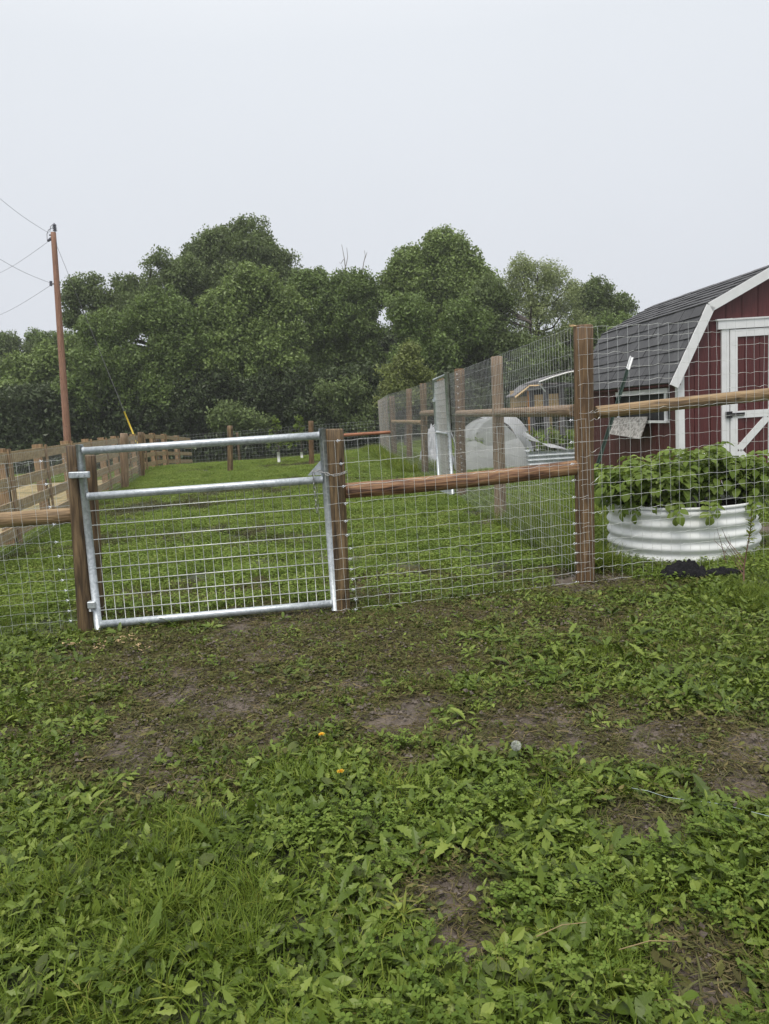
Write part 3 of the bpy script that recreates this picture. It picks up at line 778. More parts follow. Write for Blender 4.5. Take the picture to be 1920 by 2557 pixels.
def clip(p, parent):
    mb = MB(); x, y, z = p
    mb.tube([(x - .012, y, z - .004), (x - .006, y - .006, z + .005), (x + .006, y - .006, z - .004), (x + .013, y, z + .004)], .0032, 6)
    mb.tube([(x - .004, y - .004, z - .010), (x - .004, y - .006, z + .009)], .0022, 5)
    mb.build('wire_clip', M['clip'], parent, True)

FIELD_H = [.0, .073, .143, .216, .286, .359, .432, .525, .622, .743, .861, 1.015, 1.17]
# ------------------------------------------------------------------ left short fence, with the two gate posts
YL = 5.03
lf_loc = G(215, 1577); lf = thing('wire_fence', 'low field wire fence with one round top rail, hinged side of the metal gate', 'fence', (lf_loc.x, lf_loc.y, 0))
gp_left = post_px('post', 215, 1577, 184, 1112, .05, M['post_dark'], lf)
b2 = G(246, 1545); post_px('post', 246, 1545, 222, 1137, .045, M['post_dark'], lf)
r_end = P(184, 1287, 5.02); r_far = P(0, 1299, 4.99); dv = (r_far - r_end).normalized()
log('rail', r_end + dv * 2.3, r_end, .05, .052, M['log'], lf, lump=.04, rings=24)
pl = r_end + dv * 2.35
log('post', (pl.x, pl.y + .02, -.15), (pl.x - .02, pl.y + .02, 1.27), .064, .062, M['post'], lf)
f0 = Vector((lf_loc.x + .0, 4.945, .015)); f1 = Vector((pl.x, pl.y - .06, .015))
wire_mesh('wire_mesh', f0, f1, FIELD_H, FIELD_H, .078, .00135, M['wire'], lf, .0035, jit=.01)
for h in FIELD_H:
    clip((lf_loc.x - .085 + random.uniform(-.01, .01) - .06 * h, 4.94, .015 + h), lf)
# tight turns of wire round the second post
mbw = MB()
for h in FIELD_H[:8]:
    pts = [Vector((b2.x + .056 * math.cos(a_) - .05 * h, b2.y + .056 * math.sin(a_), .02 + h + random.uniform(-.008, .008))) for a_ in np.linspace(-2.6, .3, 8)]
    mbw.tube(pts, .0015, 3, False)
mbw.build('wire_turns', M['wire'], lf)['kind'] = 'stuff'

# ------------------------------------------------------------------ short fence between gate and tall corner post
mid_loc = G(850, 1522); mf = thing('wire_fence', 'low field wire fence with thick peeled log rail between gate and tall corner post', 'fence', (mid_loc.x, mid_loc.y, 0))
post_px('post', 850, 1522, 834, 1071, .066, M['post'], mf)
A = G(1460, 1447); Atop = P(1456, 812, A.y)
ra = P(868, 1225, mid_loc.y + .02); rb = P(1438, 1167, A.y)
log('rail', ra - (rb - ra).normalized() * .02, rb + (rb - ra).normalized() * .02, .055, .056, M['log_red'], mf, lump=.06, rings=26, bow=-.012)
m0 = Vector((mid_loc.x - .03, mid_loc.y - .095, .02)); m1 = Vector((A.x + .02, A.y - .098, .01))
hs1 = [h * 1.03 for h in FIELD_H]
wire_mesh('wire_mesh', m0, m1, FIELD_H, hs1, .076, .00135, M['wire'], mf, .0028, jit=.005)
for h, h1 in zip(FIELD_H, hs1):
    clip((mid_loc.x + .115 + random.uniform(-.008, .008) - .03 * h, m0.y - .003, .02 + h), mf)
    clip((A.x - .088 + random.uniform(-.006, .006), m1.y - .003, .01 + h1), mf)

# ------------------------------------------------------------------ tall fence running right from the corner post
tf = thing('wire_fence', 'tall wire fence with pale round rail in front of barn and white planter', 'fence', (A.x, A.y, 0))
log('post', (A.x, A.y, -.2), Atop, .073, .071, M['post_red'], tf, lump=.03)
mbc = MB()                                     # a torn splinter of wood left on the post head
sp0 = Atop + Vector((-.06, -.02, -.006))
for k in range(9):
    a_ = random.uniform(2.4, 4.2); q = sp0 + Vector((math.cos(a_) * .05, random.uniform(-.03, .03), random.uniform(-.005, .02)))
    mbc.tube([sp0 + Vector((random.uniform(-.01, .03), random.uniform(-.02, .02), 0)), q], [.005, .001], 4)
mbc.build('splinter', M['woodchip'], tf)
rr0 = P(1487, 1030, A.y + .02); rr1 = P(1920, 986, A.y + .25); dv = (rr1 - rr0).normalized()
log('rail', rr0, rr0 + dv * 2.9, .046, .05, M['log'], tf, lump=.05, rings=30, bow=.01)
pr = rr0 + dv * 3.0
log('post', (pr.x, pr.y, -.2), (pr.x, pr.y, 1.95), .07, .068, M['post'], tf)
TALL_H = [.0, .105, .21, .315, .42, .525, .63, .735, .84, .945, 1.05, 1.155, 1.26, 1.365, 1.47, 1.575, 1.68, 1.785, 1.87]
t0 = Vector((A.x - .03, A.y - .09, .0)); t1 = Vector((pr.x, pr.y - .08, .03))
wire_mesh('wire_mesh', t0, t1, TALL_H, TALL_H, .078, .00135, M['wire'], tf, .0035, jit=.008)
mbw = MB()                                     # loose wire ends twisted back at the post
for h in [.18, .31, .52, .74, .98, 1.2, 1.26]:
    p = Vector((A.x + .045, A.y - .092, h)); q = [p]
    for i in range(6): q.append(q[-1] + Vector((.012, random.uniform(-.008, .008), random.uniform(-.012, .016))))
    mbw.tube(q, .0016, 3, False)
mbw.build('wire_ends', M['wire'], tf)['kind'] = 'stuff'

# ------------------------------------------------------------------ tall fence running back from the corner post
B = G(1250, 1301); C = G(1152, 1239); D = G(1062, 1183); E = G(1023, 1158); Fp = G(985, 1147)
bf_ = thing('wire_fence', 'tall wire fence receding from the corner post across the field', 'fence', (B.x, B.y, 0))
post_px('post', 1250, 1301, 1240, 890, .067, M['log_grey'], bf_)
post_px('post', 1152, 1239, 1147, 921, .078, M['post_red'], bf_)
gx2 = P(1108, 1230, 13.25); log('post', (gx2.x + .05, 13.25, -.1), (gx2.x + .05, 13.25, 1.9), .07, .068, M['post'], bf_)
post_px('post', 1062, 1183, 1056, 957, .072, M['post'], bf_)
post_px('post', 1023, 1158, 1021, 971, .075, M['post_red'], bf_)
post_px('post', 985, 1147, 978, 989, .085, M['post_dark'], bf_)
K = P(957, 1135, 28.0); K.z = tz(K.x, 28.0)
for q in (.45, .8):
    pp = Fp.lerp(K, q); log('post', (pp.x, pp.y, -.3), (pp.x, pp.y, 1.86), .07, .068, M['post'], bf_)
log('post', (K.x, K.y, -.5), (K.x, K.y, 1.85), .08, .078, M['log_grey'], bf_)
log('rail', (A.x - .02, A.y + .08, 1.28), (B.x, B.y - .06, 1.275), .047, .048, M['log_grey'], bf_, lump=.06, rings=24)
log('rail', (B.x + .03, B.y + .07, 1.275), (C.x, C.y - .06, 1.275), .048, .046, M['log_grey'], bf_, lump=.06)
log('rail', (gx2.x + .05, 13.3, 1.3), (D.x, D.y, 1.3), .06, .055, M['log_grey'], bf_)
log('rail', (D.x, D.y + .1, 1.1), (E.x, E.y, 1.1), .05, .05, M['log'], bf_)
log('rail', (E.x, E.y + .1, 1.1), (Fp.x, Fp.y, 1.1), .05, .05, M['log'], bf_)
def side(p, o=-.085): return Vector((p.x + o, p.y, .01))
wire_mesh('wire_mesh', side(A, -.05), side(C), TALL_H, TALL_H, .078, .0014, M['wire'], bf_, .003, hstep=1)
gE = Vector((gx2.x - .03, 13.25, .01))
wire_mesh('wire_mesh', gE, side(D), TALL_H, TALL_H, .1, .0016, M['wire_far'], bf_, .003, hstep=.5)
wire_mesh('wire_mesh', side(D), side(Fp), TALL_H, TALL_H, .1, .0018, M['wire_far'], bf_, .003, hstep=.5)
wire_mesh('wire_mesh', side(Fp), Vector((K.x - .08, K.y, K.z)), TALL_H, TALL_H, .12, .0021, M['wire_far'], bf_, .003, hstep=.5)
for h in TALL_H[3:]: clip((C.x + .02, C.y - .09, h), bf_)

# ------------------------------------------------------------------ tall wire filled gate in that fence
tg_a = P(1133, 1237, C.y - .02); tg_b = P(1101, 1228, 13.05)
tgx = Vector((tg_a.x - .02, C.y - .05, .0)); tgy = Vector((tg_b.x - .02, 13.05, .0))
tg = thing('tall_gate', 'tall galvanized pipe gate filled with fine mesh in the receding fence', 'gate', tgx)
up = Vector((0, 0, 1))
for nm, a_, b_, r_ in (('stile', tgx + up * .05, tgx + up * 1.9, .03), ('stile', tgy + up * .05, tgy + up * 1.88, .03),
                      ('rail', tgx + up * 1.87, tgy + up * 1.87, .022), ('rail', tgx + up * .97, tgy + up * .97, .022), ('rail', tgx + up * .1, tgy + up * .1, .022)):
    MB().tube([a_, b_], r_, 12).build(nm, M['galv'], tg, True)
wire_mesh('wire_mesh', tgx, tgy, [x_ * .1 + .12 for x_ in range(18)], [x_ * .1 + .12 for x_ in range(18)], .05, .003, M['wire'], tg, 0.001, hstep=.5, jit=.001)
MB().box((tgy.x - .02, 13.0, 1.52), (.05, .07, .05)).build('latch', M['galv'], tg)
mbw = MB(); 
for k in range(14): mbw.tube([tgx + Vector((-.03, -.02, .95 - k * .05)), tgx + Vector((-.03 + .008 * (-1) ** k, -.02, .92 - k * .05))], .006, 5)
mbw.build('hanging_chain', M['chain'], tg)['kind'] = 'stuff'
MB().prism([(0, 0), (-.2, .08), (0, .1)], -.004, .004).build('corner_brace', M['galv'], tg, world=False).location = (0, -.02, .03)

# ------------------------------------------------------------------ brace at the far end: thin orange rail from a short post to the tall fence
H1 = G(778, 1162); H2 = G(575, 1178)
far = thing('wire_fence', 'far low wire fence along the foot of the trees', 'fence', (H1.x, H1.y, 0))
post_px('post', 778, 1162, 776, 1051, .075, M['post_red'], far)
post_px('post', 575, 1178, 574, 1063, .078, M['post'], far)
ro0 = P(778, 1092, H1.y + .05); ro1 = P(980, 1079, Fp.y)
log('rail', ro0, ro1, .048, .048, M['rail_orange'], far, lump=.02)
FH = [0, .15, .3, .45, .6, .75, .9, 1.02, 1.12]
fl = P(380, 1158, 28.5); fl.z = tz(fl.x, fl.y)
wire_mesh('wire_mesh', Vector((K.x, K.y, K.z + .02)), Vector((fl.x, fl.y, fl.z + .02)), FH, FH, .13, .0024, M['wire_far'], far, .008, hstep=.5)
for q in (.3, .62, .97):
    pp = K.lerp(fl, q); z = tz(pp.x, pp.y)
    log('post', (pp.x, pp.y + .1, z - .2), (pp.x, pp.y + .1, z + 1.12), .05, .05, M['post_dark'], far)

# ------------------------------------------------------------------ the front gate
gL, gR = 4.93, 5.06
TL = P(199.6, 1127, gL); BL = P(245, 1559.6, gL); TR = P(805, 1087, gR); BR = P(836, 1506, gR)
gate = thing('metal_gate', 'galvanized pipe gate filled with wire grid, chained shut to wooden post', 'gate', (BL.x, BL.y, 0))
def lr(v): return TL.lerp(BL, v), TR.lerp(BR, v)
sd0 = (BL - TL).normalized(); sd1 = (BR - TR).normalized()
MB().tube([TL - sd0 * .045, TL.lerp(BL, .5), BL + sd0 * .055], .026, 18).build('stile', M['galv'], gate, True)
MB().tube([TR - sd1 * .045, TR.lerp(BR, .5), BR + sd1 * .05], .026, 18).build('stile', M['galv'], gate, True)
VM = (1238.0 - 1127) / (1559.6 - 1127)
for v_ in (0, VM, 1):
    a_, b_ = lr(v_); d_ = (b_ - a_).normalized()
    MB().tube([a_ + d_ * .018, a_.lerp(b_, .33), a_.lerp(b_, .66), b_ - d_ * .018], .0255, 18).build('rail', M['galv'], gate, True)
    for q, s_ in ((a_, 1), (b_, -1)):
        mbx = MB(); mbx.tube([q + d_ * s_ * .020, q + d_ * s_ * .034], [.031, .0258], 14, False); mbx.build('weld', M['galv'], gate, True)
vs = np.linspace(VM, 1, 10)[1:-1]
for v_ in vs:
    a_, b_ = lr(v_); d_ = (b_ - a_).normalized()
    MB().tube([a_ + d_ * .02, b_ - d_ * .02], .0031, 6).build('wire_rod', M['wire'], gate, True)
for i in range(1, 26):
    u = i / 26.0
    a0, b0 = lr(VM); a1, b1 = lr(1); p = a0.lerp(b0, u); q = a1.lerp(b1, u)
    MB().tube([p, p.lerp(q, .5) + Vector((random.uniform(-.003, .003), .004, 0)), q], .0021, 5).build('wire_rod', M['wire'], gate, True)
# upper strap hinge, lower hinge, latch plate in the corner
hp = TL.lerp(BL, .135 + .0); hp = P(198, 1186, gL - .05)
o = MB().box((0, 0, 0), (.135, .03, .042)).build('hinge', M['galv'], gate); o.matrix_basis = Matrix.Translation(hp + Vector((.0, 0, 0))) @ Matrix.Rotation(.03, 4, 'Y')
o.modifiers.new('b', 'BEVEL').width = .005
for dx in (.035, -.005):
    bo = MB(); bo.tube([(dx, -.014, 0), (dx, -.024, 0)], .008, 8); bo.build('bolt', M['galv'], o, world=False)
MB().tube([P(188, 1166, gL - .005), P(188, 1196, gL - .005)], .018, 10).build('hinge_pin', M['galv'], gate, True)
hp = P(229, 1511, gL - .035)
o = MB().box((0, 0, 0), (.058, .02, .05)).build('hinge', M['galv'], gate); o.matrix_basis = Matrix.Translation(hp); o.modifiers.new('b', 'BEVEL').width = .006
MB().tube([P(226, 1500, gL), P(227, 1526, gL)], .014, 10).build('hinge_pin', M['galv'], gate, True)
pa, pb, pc = P(800, 1150, gR), P(803, 1186, gR), P(768, 1187, gR)
pts = [pa, pb + Vector((0, 0, 0)), pc]
v_ = [tuple(q + Vector((0, dy, 0))) for dy in (-.004, .004) for q in pts]
MB().add(v_, [(0, 1, 2), (5, 4, 3), (0, 3, 4, 1), (1, 4, 5, 2), (2, 5, 3, 0)]).build('corner_plate', M['galv'], gate)

# ------------------------------------------------------------------ chain round post and gate
ch_pts_px = [(782, 1178, gR - .035), (792, 1174, gR - .035), (805, 1179, gR - .04), (818, 1185, gR - .045), (832, 1187, gR - .06), (846, 1185, gR - .07), (858, 1181, gR - .06), (868, 1177, gR - .01)]
cpts = [P(*q) for q in ch_pts_px]
chain = thing('chain', 'steel link chain looped round post and gate, loose end hanging down', 'chain', cpts[0])
def link_mesh():
    mb = MB(); pts = []
    for a_ in np.linspace(0, 2 * math.pi, 15)[:-1]:
        pts.append((.0075 * math.cos(a_), 0, .010 * math.sin(a_) + (.008 if math.sin(a_) > 0 else -.008)))
    pts.append(pts[0]); mb.tube(pts, .0026, 6, False); return mb.mesh('link', True)
LM = link_mesh(); LM.materials.append(M['chain'])
def run_chain(pts, pitch=.026):
    seg = []; 
    for a_, b_ in zip(pts[:-1], pts[1:]):
        n = max(1, int((b_ - a_).length / .004)); seg += [a_.lerp(b_, i / n) for i in range(n)]
    seg.append(pts[-1]); acc = 0; last = seg[0]; k = 0
    for i in range(1, len(seg)):
        acc += (seg[i] - seg[i - 1]).length
        if acc >= pitch:
            mid = (last + seg[i]) / 2; d_ = (seg[i] - last).normalized()
            o = bpy.data.objects.new('link', LM); COL.objects.link(o); o.parent = chain; o.matrix_parent_inverse = wm(chain).inverted()
            o.matrix_basis = Matrix.Translation(mid) @ d_.to_track_quat('Z', 'Y').to_matrix().to_4x4() @ Matrix.Rotation(k * 1.35 + .5, 4, 'Z')
            last = seg[i]; acc = 0; k += 1
run_chain(cpts)
run_chain([P(782, 1176, gR - .035), P(783, 1200, gR - .033), P(786, 1225, gR - .03), P(789, 1255, gR - .028), P(792, 1284, gR - .026)])

# ------------------------------------------------------------------ board fence on the left
bfence = thing('board_fence', 'four board wooden fence curving away along the left of the field', 'fence', (-5.0, 10, 0))
path = []
y_ = 5.3
for y_ in np.arange(5.3, 22.5, .1): path.append((-4.12 - .208 * (y_ - 7), y_))
lx, ly = path[-1]; ang = math.atan2(1, -.208)
for i in range(190):
    ang -= .0026; lx += .1 * math.cos(ang); ly += .1 * math.sin(ang); path.append((lx, ly))
    if ly > 32.5: break
cum = 0; nodes = [Vector((path[0][0], path[0][1], 0))]; last = path[0]; acc = 0
BAY = 1.85
for a_, b_ in zip(path[:-1], path[1:]):
    acc += math.dist(a_, b_)
    if acc >= BAY: nodes.append(Vector((b_[0], b_[1], 0))); acc = 0
for q in nodes: q.z = tz(q.x, q.y)
for i, (p, q) in enumerate(zip(nodes[:-1], nodes[1:])):
    d_ = q - p; Ln = d_.length; rot = Matrix.Rotation(math.atan2(d_.y, d_.x), 4, 'Z') @ Matrix.Rotation(-math.asin(d_.z / Ln), 4, 'Y')
    nrm = Vector((d_.y, -d_.x, 0)).normalized()              # towards the field
    for zc in (.2, .5, .8, 1.11):
        me_ = MB().box((0, 0, 0), (Ln - .006, .026, .14)).mesh('board')
        o = mk('board', me_, M['board'], bfence)
        o.matrix_basis = Matrix.Translation((p + q) / 2 + Vector((0, 0, zc + random.uniform(-.008, .008)))) @ rot
    ps = MB().box((0, 0, .58), (.125, .125, 1.3)).mesh('post')
    o = mk('post', ps, M['board_post'], bfence); o.matrix_basis = Matrix.Translation(p - nrm * .085 + Vector((0, 0, 0))) @ rot
    bt = MB().box((0, 0, .6), (.075 if i % 2 else .11, .024, 1.24)).mesh('batten')
    o = mk('batten', bt, M['board_post'], bfence); o.matrix_basis = Matrix.Translation(p + nrm * .028) @ rot
# round posts and wire mesh lining the board fence
ln = thing('wire_fence', 'field wire on round posts lining the inside of the board fence', 'fence', (-6, 17, 0))
L1 = G(312, 1221); L2 = G(354, 1191)
post_px('post', 312, 1221, 309, 1082, .085, M['log_grey'], ln)
post_px('post', 354, 1191, 351, 1079, .085, M['post'], ln)
w0 = Vector((-4.12 - .208 * (5.6 - 7) + .16, 5.6, .02)); 
wire_mesh('wire_mesh', w0, Vector((L1.x - .05, L1.y, .02)), [h * .98 for h in FIELD_H], [h * .98 for h in FIELD_H], .078, .0014, M['wire_far'], ln, .003, hstep=.5)
wire_mesh('wire_mesh', Vector((L1.x - .05, L1.y, .02)), Vector((L2.x, L2.y, .02)), [h * .98 for h in FIELD_H], [h * .98 for h in FIELD_H], .1, .0016, M['wire_far'], ln, .003, hstep=.5)

# ================================================================== barn
HV = ray(824, hor(824)); HV.z = 0; HV.normalize()           # direction of the ridge
bc = G(1697, 1256); brot = math.atan2(-HV.x, HV.y)
barn = thing('barn', 'dark red gambrel roofed barn with white trim and double door', 'barn', (bc.x, bc.y, 0), brot)
BW, BD = 2.44, 3.35
prof = [(-.12, 1.5), (.34, 2.4), (1.22, 2.83), (2.10, 2.4), (2.56, 1.5)]     # roof line
def roofz(x, drop=.03):
    for (x0, z0), (x1, z1) in zip(prof[:-1], prof[1:]):
        if x0 <= x <= x1: return z0 + (z1 - z0) * (x - x0) / (x1 - x0) - drop
    return 1.5
WB = .1
# gable boards
x_ = 0.0; bw = .2033
for i in range(12):
    a_, b_ = i * bw + .004, (i + 1) * bw - .004
    xs = [a_] + [q for q in (.34, 1.22, 2.1) if a_ < q < b_] + [b_]
    poly = [(a_, WB), (b_, WB)] + [(q, roofz(q)) for q in reversed(xs)]
    MB().prism(poly, -.0, .022 + .0).build('siding_board', M['siding'], barn, world=False, recalc=True)
for i in range(16):                                          # the eave side
    a_, b_ = .02 + i * .2075 + .004, .02 + (i + 1) * .2075 - .004
    w0_, w1_ = .28, 1.92
    if b_ > w0_ and a_ < w1_:                                # leaves out the window opening
        MB().box2((-.0, a_, WB), (.022, b_, 1.03)).build('siding_board', M['siding'], barn, world=False)
        MB().box2((-.0, a_, 1.37), (.022, b_, 1.56)).build('siding_board', M['siding'], barn, world=False)
    else:
        MB().box2((-.0, a_, WB), (.022, b_, 1.56)).build('siding_board', M['siding'], barn, world=False)
# dark inner shell: back of the boards, rear gable and far side
mb = MB(); inner = [(.03, WB), (2.41, WB), (2.41, 1.55), (2.08, 2.34), (1.22, 2.76), (.36, 2.34), (.03, 1.55)]
v = [(x, y, z) for y in (.024, BD - .02) for x, z in inner]; n = len(inner)
f = [tuple(range(n)), tuple(reversed(range(n, 2 * n)))] + [(i, i + n, (i + 1) % n + n, (i + 1) % n) for i in range(n) if i not in (6,)]
mb.add(v, f).box2((.023, .03, WB), (.03, BD - .03, 1.0)).build('inner_wall', M['red_paint'], barn, world=False)
MB().box2((.05, .1, 1.0), (.06, 2.2, 1.4)).build('dark_window_sheet', M['dark_void'], barn, world=False)  # dark sheet painting in the unlit inside behind the window
MB().box2((.06, .06, -.1), (2.38, BD - .06, WB + .01)).build('skirt_mesh', M['black_metal'], barn, world=False)
# roof deck and shingles
roof = MB()
for (x0, z0), (x1, z1) in zip(prof[:-1], prof[1:]):
    d_ = Vector((x1 - x0, 0, z1 - z0)).normalized(); nn = Vector((-d_.z, 0, d_.x))
    p = [(x0, z0), (x1, z1), (x1 - nn.x * .03, z1 - nn.z * .03), (x0 - nn.x * .03, z0 - nn.z * .03)]
    roof.prism(p, -.075, BD + .08)
roof = roof.build('roof', M['shingle'], barn, world=False, recalc=True)
def shingle_rows(x0, z0, x1, z1, rows, cols):
    d_ = Vector((x1 - x0, 0, z1 - z0)); Ln = d_.length; d_.normalize(); nn = Vector((-d_.z, 0, d_.x)); nn = nn if nn.z > 0 else -nn
    h = Ln / rows; wv = (BD + .15) / cols
    me_ = None
    for r_ in range(rows):
        for c_ in range(-1, cols + 1):
            y0 = -.075 + c_ * wv + (r_ % 2) * wv * .5; y1 = y0 + wv - .008
            y0 = max(y0, -.085); y1 = min(y1, BD + .085)
            if y1 - y0 < .04: continue
            a_ = Vector((x0, 0, z0)) + d_ * (r_ * h - .015); b_ = Vector((x0, 0, z0)) + d_ * ((r_ + 1) * h + .01)
            th = .013 + random.uniform(0, .006); k = random.uniform(-.003, .003); ww = random.uniform(-.006, .006)
            lo = a_ + nn * (.016 + random.uniform(0, .004)); hi = b_ + nn * .003
            v_ = [(lo.x, y0 + ww, lo.z + k), (lo.x, y1, lo.z), (hi.x, y1, hi.z), (hi.x, y0 + ww, hi.z)]
            v_ += [(q[0] + nn.x * th, q[1], q[2] + nn.z * th) for q in v_]
            MB().add(v_, [(3, 2, 1, 0), (4, 5, 6, 7), (0, 1, 5, 4), (1, 2, 6, 5), (2, 3, 7, 6), (3, 0, 4, 7)]).build('shingle', M['shingle'], roof, world=False, recalc=True)
shingle_rows(-.12, 1.5, .34, 2.4, 7, 13)
shingle_rows(.34, 2.4, 1.22, 2.83, 7, 13)
# far slopes are out of sight from here and carry plain rows
for q in ((2.56, 1.5, 2.1, 2.4), (2.1, 2.4, 1.22, 2.83)): shingle_rows(*q, 5, 7)
# white trim
def rake(x0, z0, x1, z1, wd, dz=0.0):
    d_ = Vector((x1 - x0, 0, z1 - z0)).normalized(); nn = Vector((-d_.z, 0, d_.x)); nn = nn if nn.z > 0 else -nn
    p = [(x0 - nn.x * wd, z0 - nn.z * wd), (x1 - nn.x * wd, z1 - nn.z * wd), (x1 + nn.x * .012, z1 + nn.z * .012), (x0 + nn.x * .012, z0 + nn.z * .012)]
    return MB().prism(p, -.105, -.078).build('rake_trim', M['white_paint'], barn, world=False, recalc=True)
rake(-.135, 1.47, .335, 2.395, .095); rake(.345, 2.405, 1.217, 2.832, .1); rake(2.095, 2.405, 1.223, 2.832, .1); rake(2.575, 1.47, 2.105, 2.395, .095)
for (x0, z0), (x1, z1) in (((-.1, 1.49), (.34, 2.37)), ((.34, 2.37), (1.22, 2.8)), ((1.22, 2.8), (2.1, 2.37)), ((2.1, 2.37), (2.54, 1.49))):
    d_ = Vector((x1 - x0, 0, z1 - z0)).normalized(); nn = Vector((-d_.z, 0, d_.x))
    p = [(x0 - nn.x * .07, z0 - nn.z * .07), (x1 - nn.x * .07, z1 - nn.z * .07), (x1 - nn.x * .034, z1 - nn.z * .034), (x0 - nn.x * .034, z0 - nn.z * .034)]
    MB().prism(p, -.074, -.002).build('soffit', M['white_paint'], barn, world=False, recalc=True)
MB().box2((-.014, -.026, WB), (.065, -.003, 1.62)).build('corner_trim', M['white_paint'], barn, world=False)
MB().box2((-.018, -.003, WB), (-.002, .05, 1.5)).build('corner_trim', M['white_paint'], barn, world=False)
MB().box2((-.018, BD - .05, WB), (-.002, BD, 1.5)).build('corner_trim', M['white_paint'], barn, world=False)
MB().box2((-.1, -.07, 1.46), (-.002, BD + .06, 1.485)).build('eave_board', M['red_paint'], barn, world=False)
# door casing and leaves
MB().box2((.54, -.03, WB), (.635, -.004, 2.1)).build('door_casing', M['white_paint'], barn, world=False)
MB().box2((1.80, -.03, WB), (1.90, -.004, 2.1)).build('door_casing', M['white_paint'], barn, world=False)
MB().box2((.49, -.045, 2.1), (1.95, -.004, 2.2)).build('door_header', M['white_paint'], barn, world=False)
MB().box2((.47, -.055, 2.202), (1.97, -.004, 2.222)).build('door_header', M['white_paint'], barn, world=False)
def bar(a_, b_, wd, y0, y1):
    a_ = Vector((a_[0], 0, a_[1])); b_ = Vector((b_[0], 0, b_[1])); d_ = (b_ - a_).normalized(); nn = Vector((-d_.z, 0, d_.x)) * wd / 2
    return [((a_ + nn).x, (a_ + nn).z), ((b_ + nn).x, (b_ + nn).z), ((b_ - nn).x, (b_ - nn).z), ((a_ - nn).x, (a_ - nn).z)]
for s_ in (0, 1):
    mx_ = (lambda q: q) if s_ == 0 else (lambda q: 2.44 - q)
    X0, X1 = .642, 1.214
    dl = MB(); nb = 3; wv = (X1 - X0) / nb
    dr = MB().box2((mx_(X0), -.012, .14), (mx_(X1), -.003, 2.095)).build('door', M['red_paint'], barn, world=False)
    for i in range(nb): MB().box2((mx_(X0 + i * wv + .004), -.02, .145), (mx_(X0 + (i + 1) * wv - .004), -.0125, 2.09)).build('door_board', M['siding'], dr, world=False)
    for a_, b_ in (((X0 + .002, .14), (X0 + .095, 2.09)), ((X1 - .08, .14), (X1 - .002, 2.09))):
        MB().box2((mx_(a_[0]), -.037, a_[1]), (mx_(b_[0]), -.0205, b_[1])).build('door_stile', M['white_paint'], dr, world=False)
    for z0, z1 in ((.14, .24), (1.01, 1.1), (2.0, 2.09)):
        MB().box2((mx_(X0 + .097), -.036, z0), (mx_(X1 - .082), -.0205, z1)).build('door_rail', M['white_paint'], dr, world=False)
    for a_, b_ in (((X0 + .11, .62), (X1 - .09, 1.0)), ((X0 + .11, .6), (X1 - .09, .25))):
        p = [(mx_(q), z) for q, z in bar(a_, b_, .085, 0, 0)]
        MB().prism(p, -.034, -.0205).build('door_brace', M['white_paint'], dr, world=False, recalc=True)
    for z in (1.06, .32):
        MB().box2((mx_(.60), -.052, z - .018), (mx_(.82), -.038, z + .018)).box2((mx_(.58), -.056, z - .04), (mx_(.66), -.0375, z + .04)).build('hinge', M['black_metal'], dr, world=False)
# window on the eave side with its strand board flap hanging below
wn = MB().box2((-.028, .24, 1.375), (-.002, 1.96, 1.44)).box2((-.024, .28, 1.03), (-.002, .35, 1.373)).box2((-.024, 1.86, 1.03), (-.002, 1.93, 1.373)).build('window_frame', M['white_paint'], barn, world=False)
MB().box2((-.06, .24, 1.0), (-.002, 1.96, 1.028)).build('window_sill', M['white_paint'], barn, world=False)
fp = [P(1528, 1043, bc.y + 2.0), P(1622, 1040, bc.y + .75), P(1624, 1094, bc.y + .7), P(1521, 1082, bc.y + 1.9)]
Bi = wm(barn).inverted(); fq = [Bi @ q for q in fp]
for q, xx in zip(fq, (-.07, -.07, -.2, -.2)): q.x = xx
mb = MB(); v_ = [tuple(q) for q in fq] + [tuple(q + Vector((.014, 0, 0))) for q in fq]
mb.add(v_, [(0, 1, 2, 3), (7, 6, 5, 4), (0, 4, 5, 1), (1, 5, 6, 2), (2, 6, 7, 3), (3, 7, 4, 0)]).build('flap_board', M['osb'], barn, world=False, recalc=True)

# ================================================================== leaning steel post by the barn
tb = G(1437, 1335); tt = P(1577, 893, 8.35)
tp = thing('steel_post', 'dark green steel post with white tip leaning beside the barn', 'post', (tb.x, tb.y, 0))
dv = (tt - tb).normalized(); q1 = tb - dv * .15; cut = tb.lerp(tt, .925)
def tee(a_, b_, s_=1.0):
    ax = (b_ - a_); Ln = ax.length; M4 = Matrix.Translation(a_) @ ax.to_track_quat('Z', 'Y').to_matrix().to_4x4()
    mb = MB()
    for cx_, cy_, sx_, sy_ in ((0, 0, .042, .006), (0, .0185, .006, .03)):
        v_ = [M4 @ Vector((cx_ + i * sx_ * s_ / 2, cy_ + j * sy_ * s_ / 2, k)) for i in (-1, 1) for j in (-1, 1) for k in (0, Ln)]
        mb.add([tuple(q) for q in v_], [(0, 1, 3, 2), (4, 6, 7, 5), (0, 4, 5, 1), (2, 3, 7, 6), (0, 2, 6, 4), (1, 5, 7, 3)])
    for i in range(int(Ln / .055)):
        c_ = M4 @ Vector((0, -.006, i * .055 + .02)); mb.box(c_, (.012, .008, .014))
    return mb
tee(q1, cut).build('shaft', M['green_steel'], tp, recalc=True)
tee(cut, tt, 1.06).build('white_tip', M['white_paint'], tp, recalc=True)

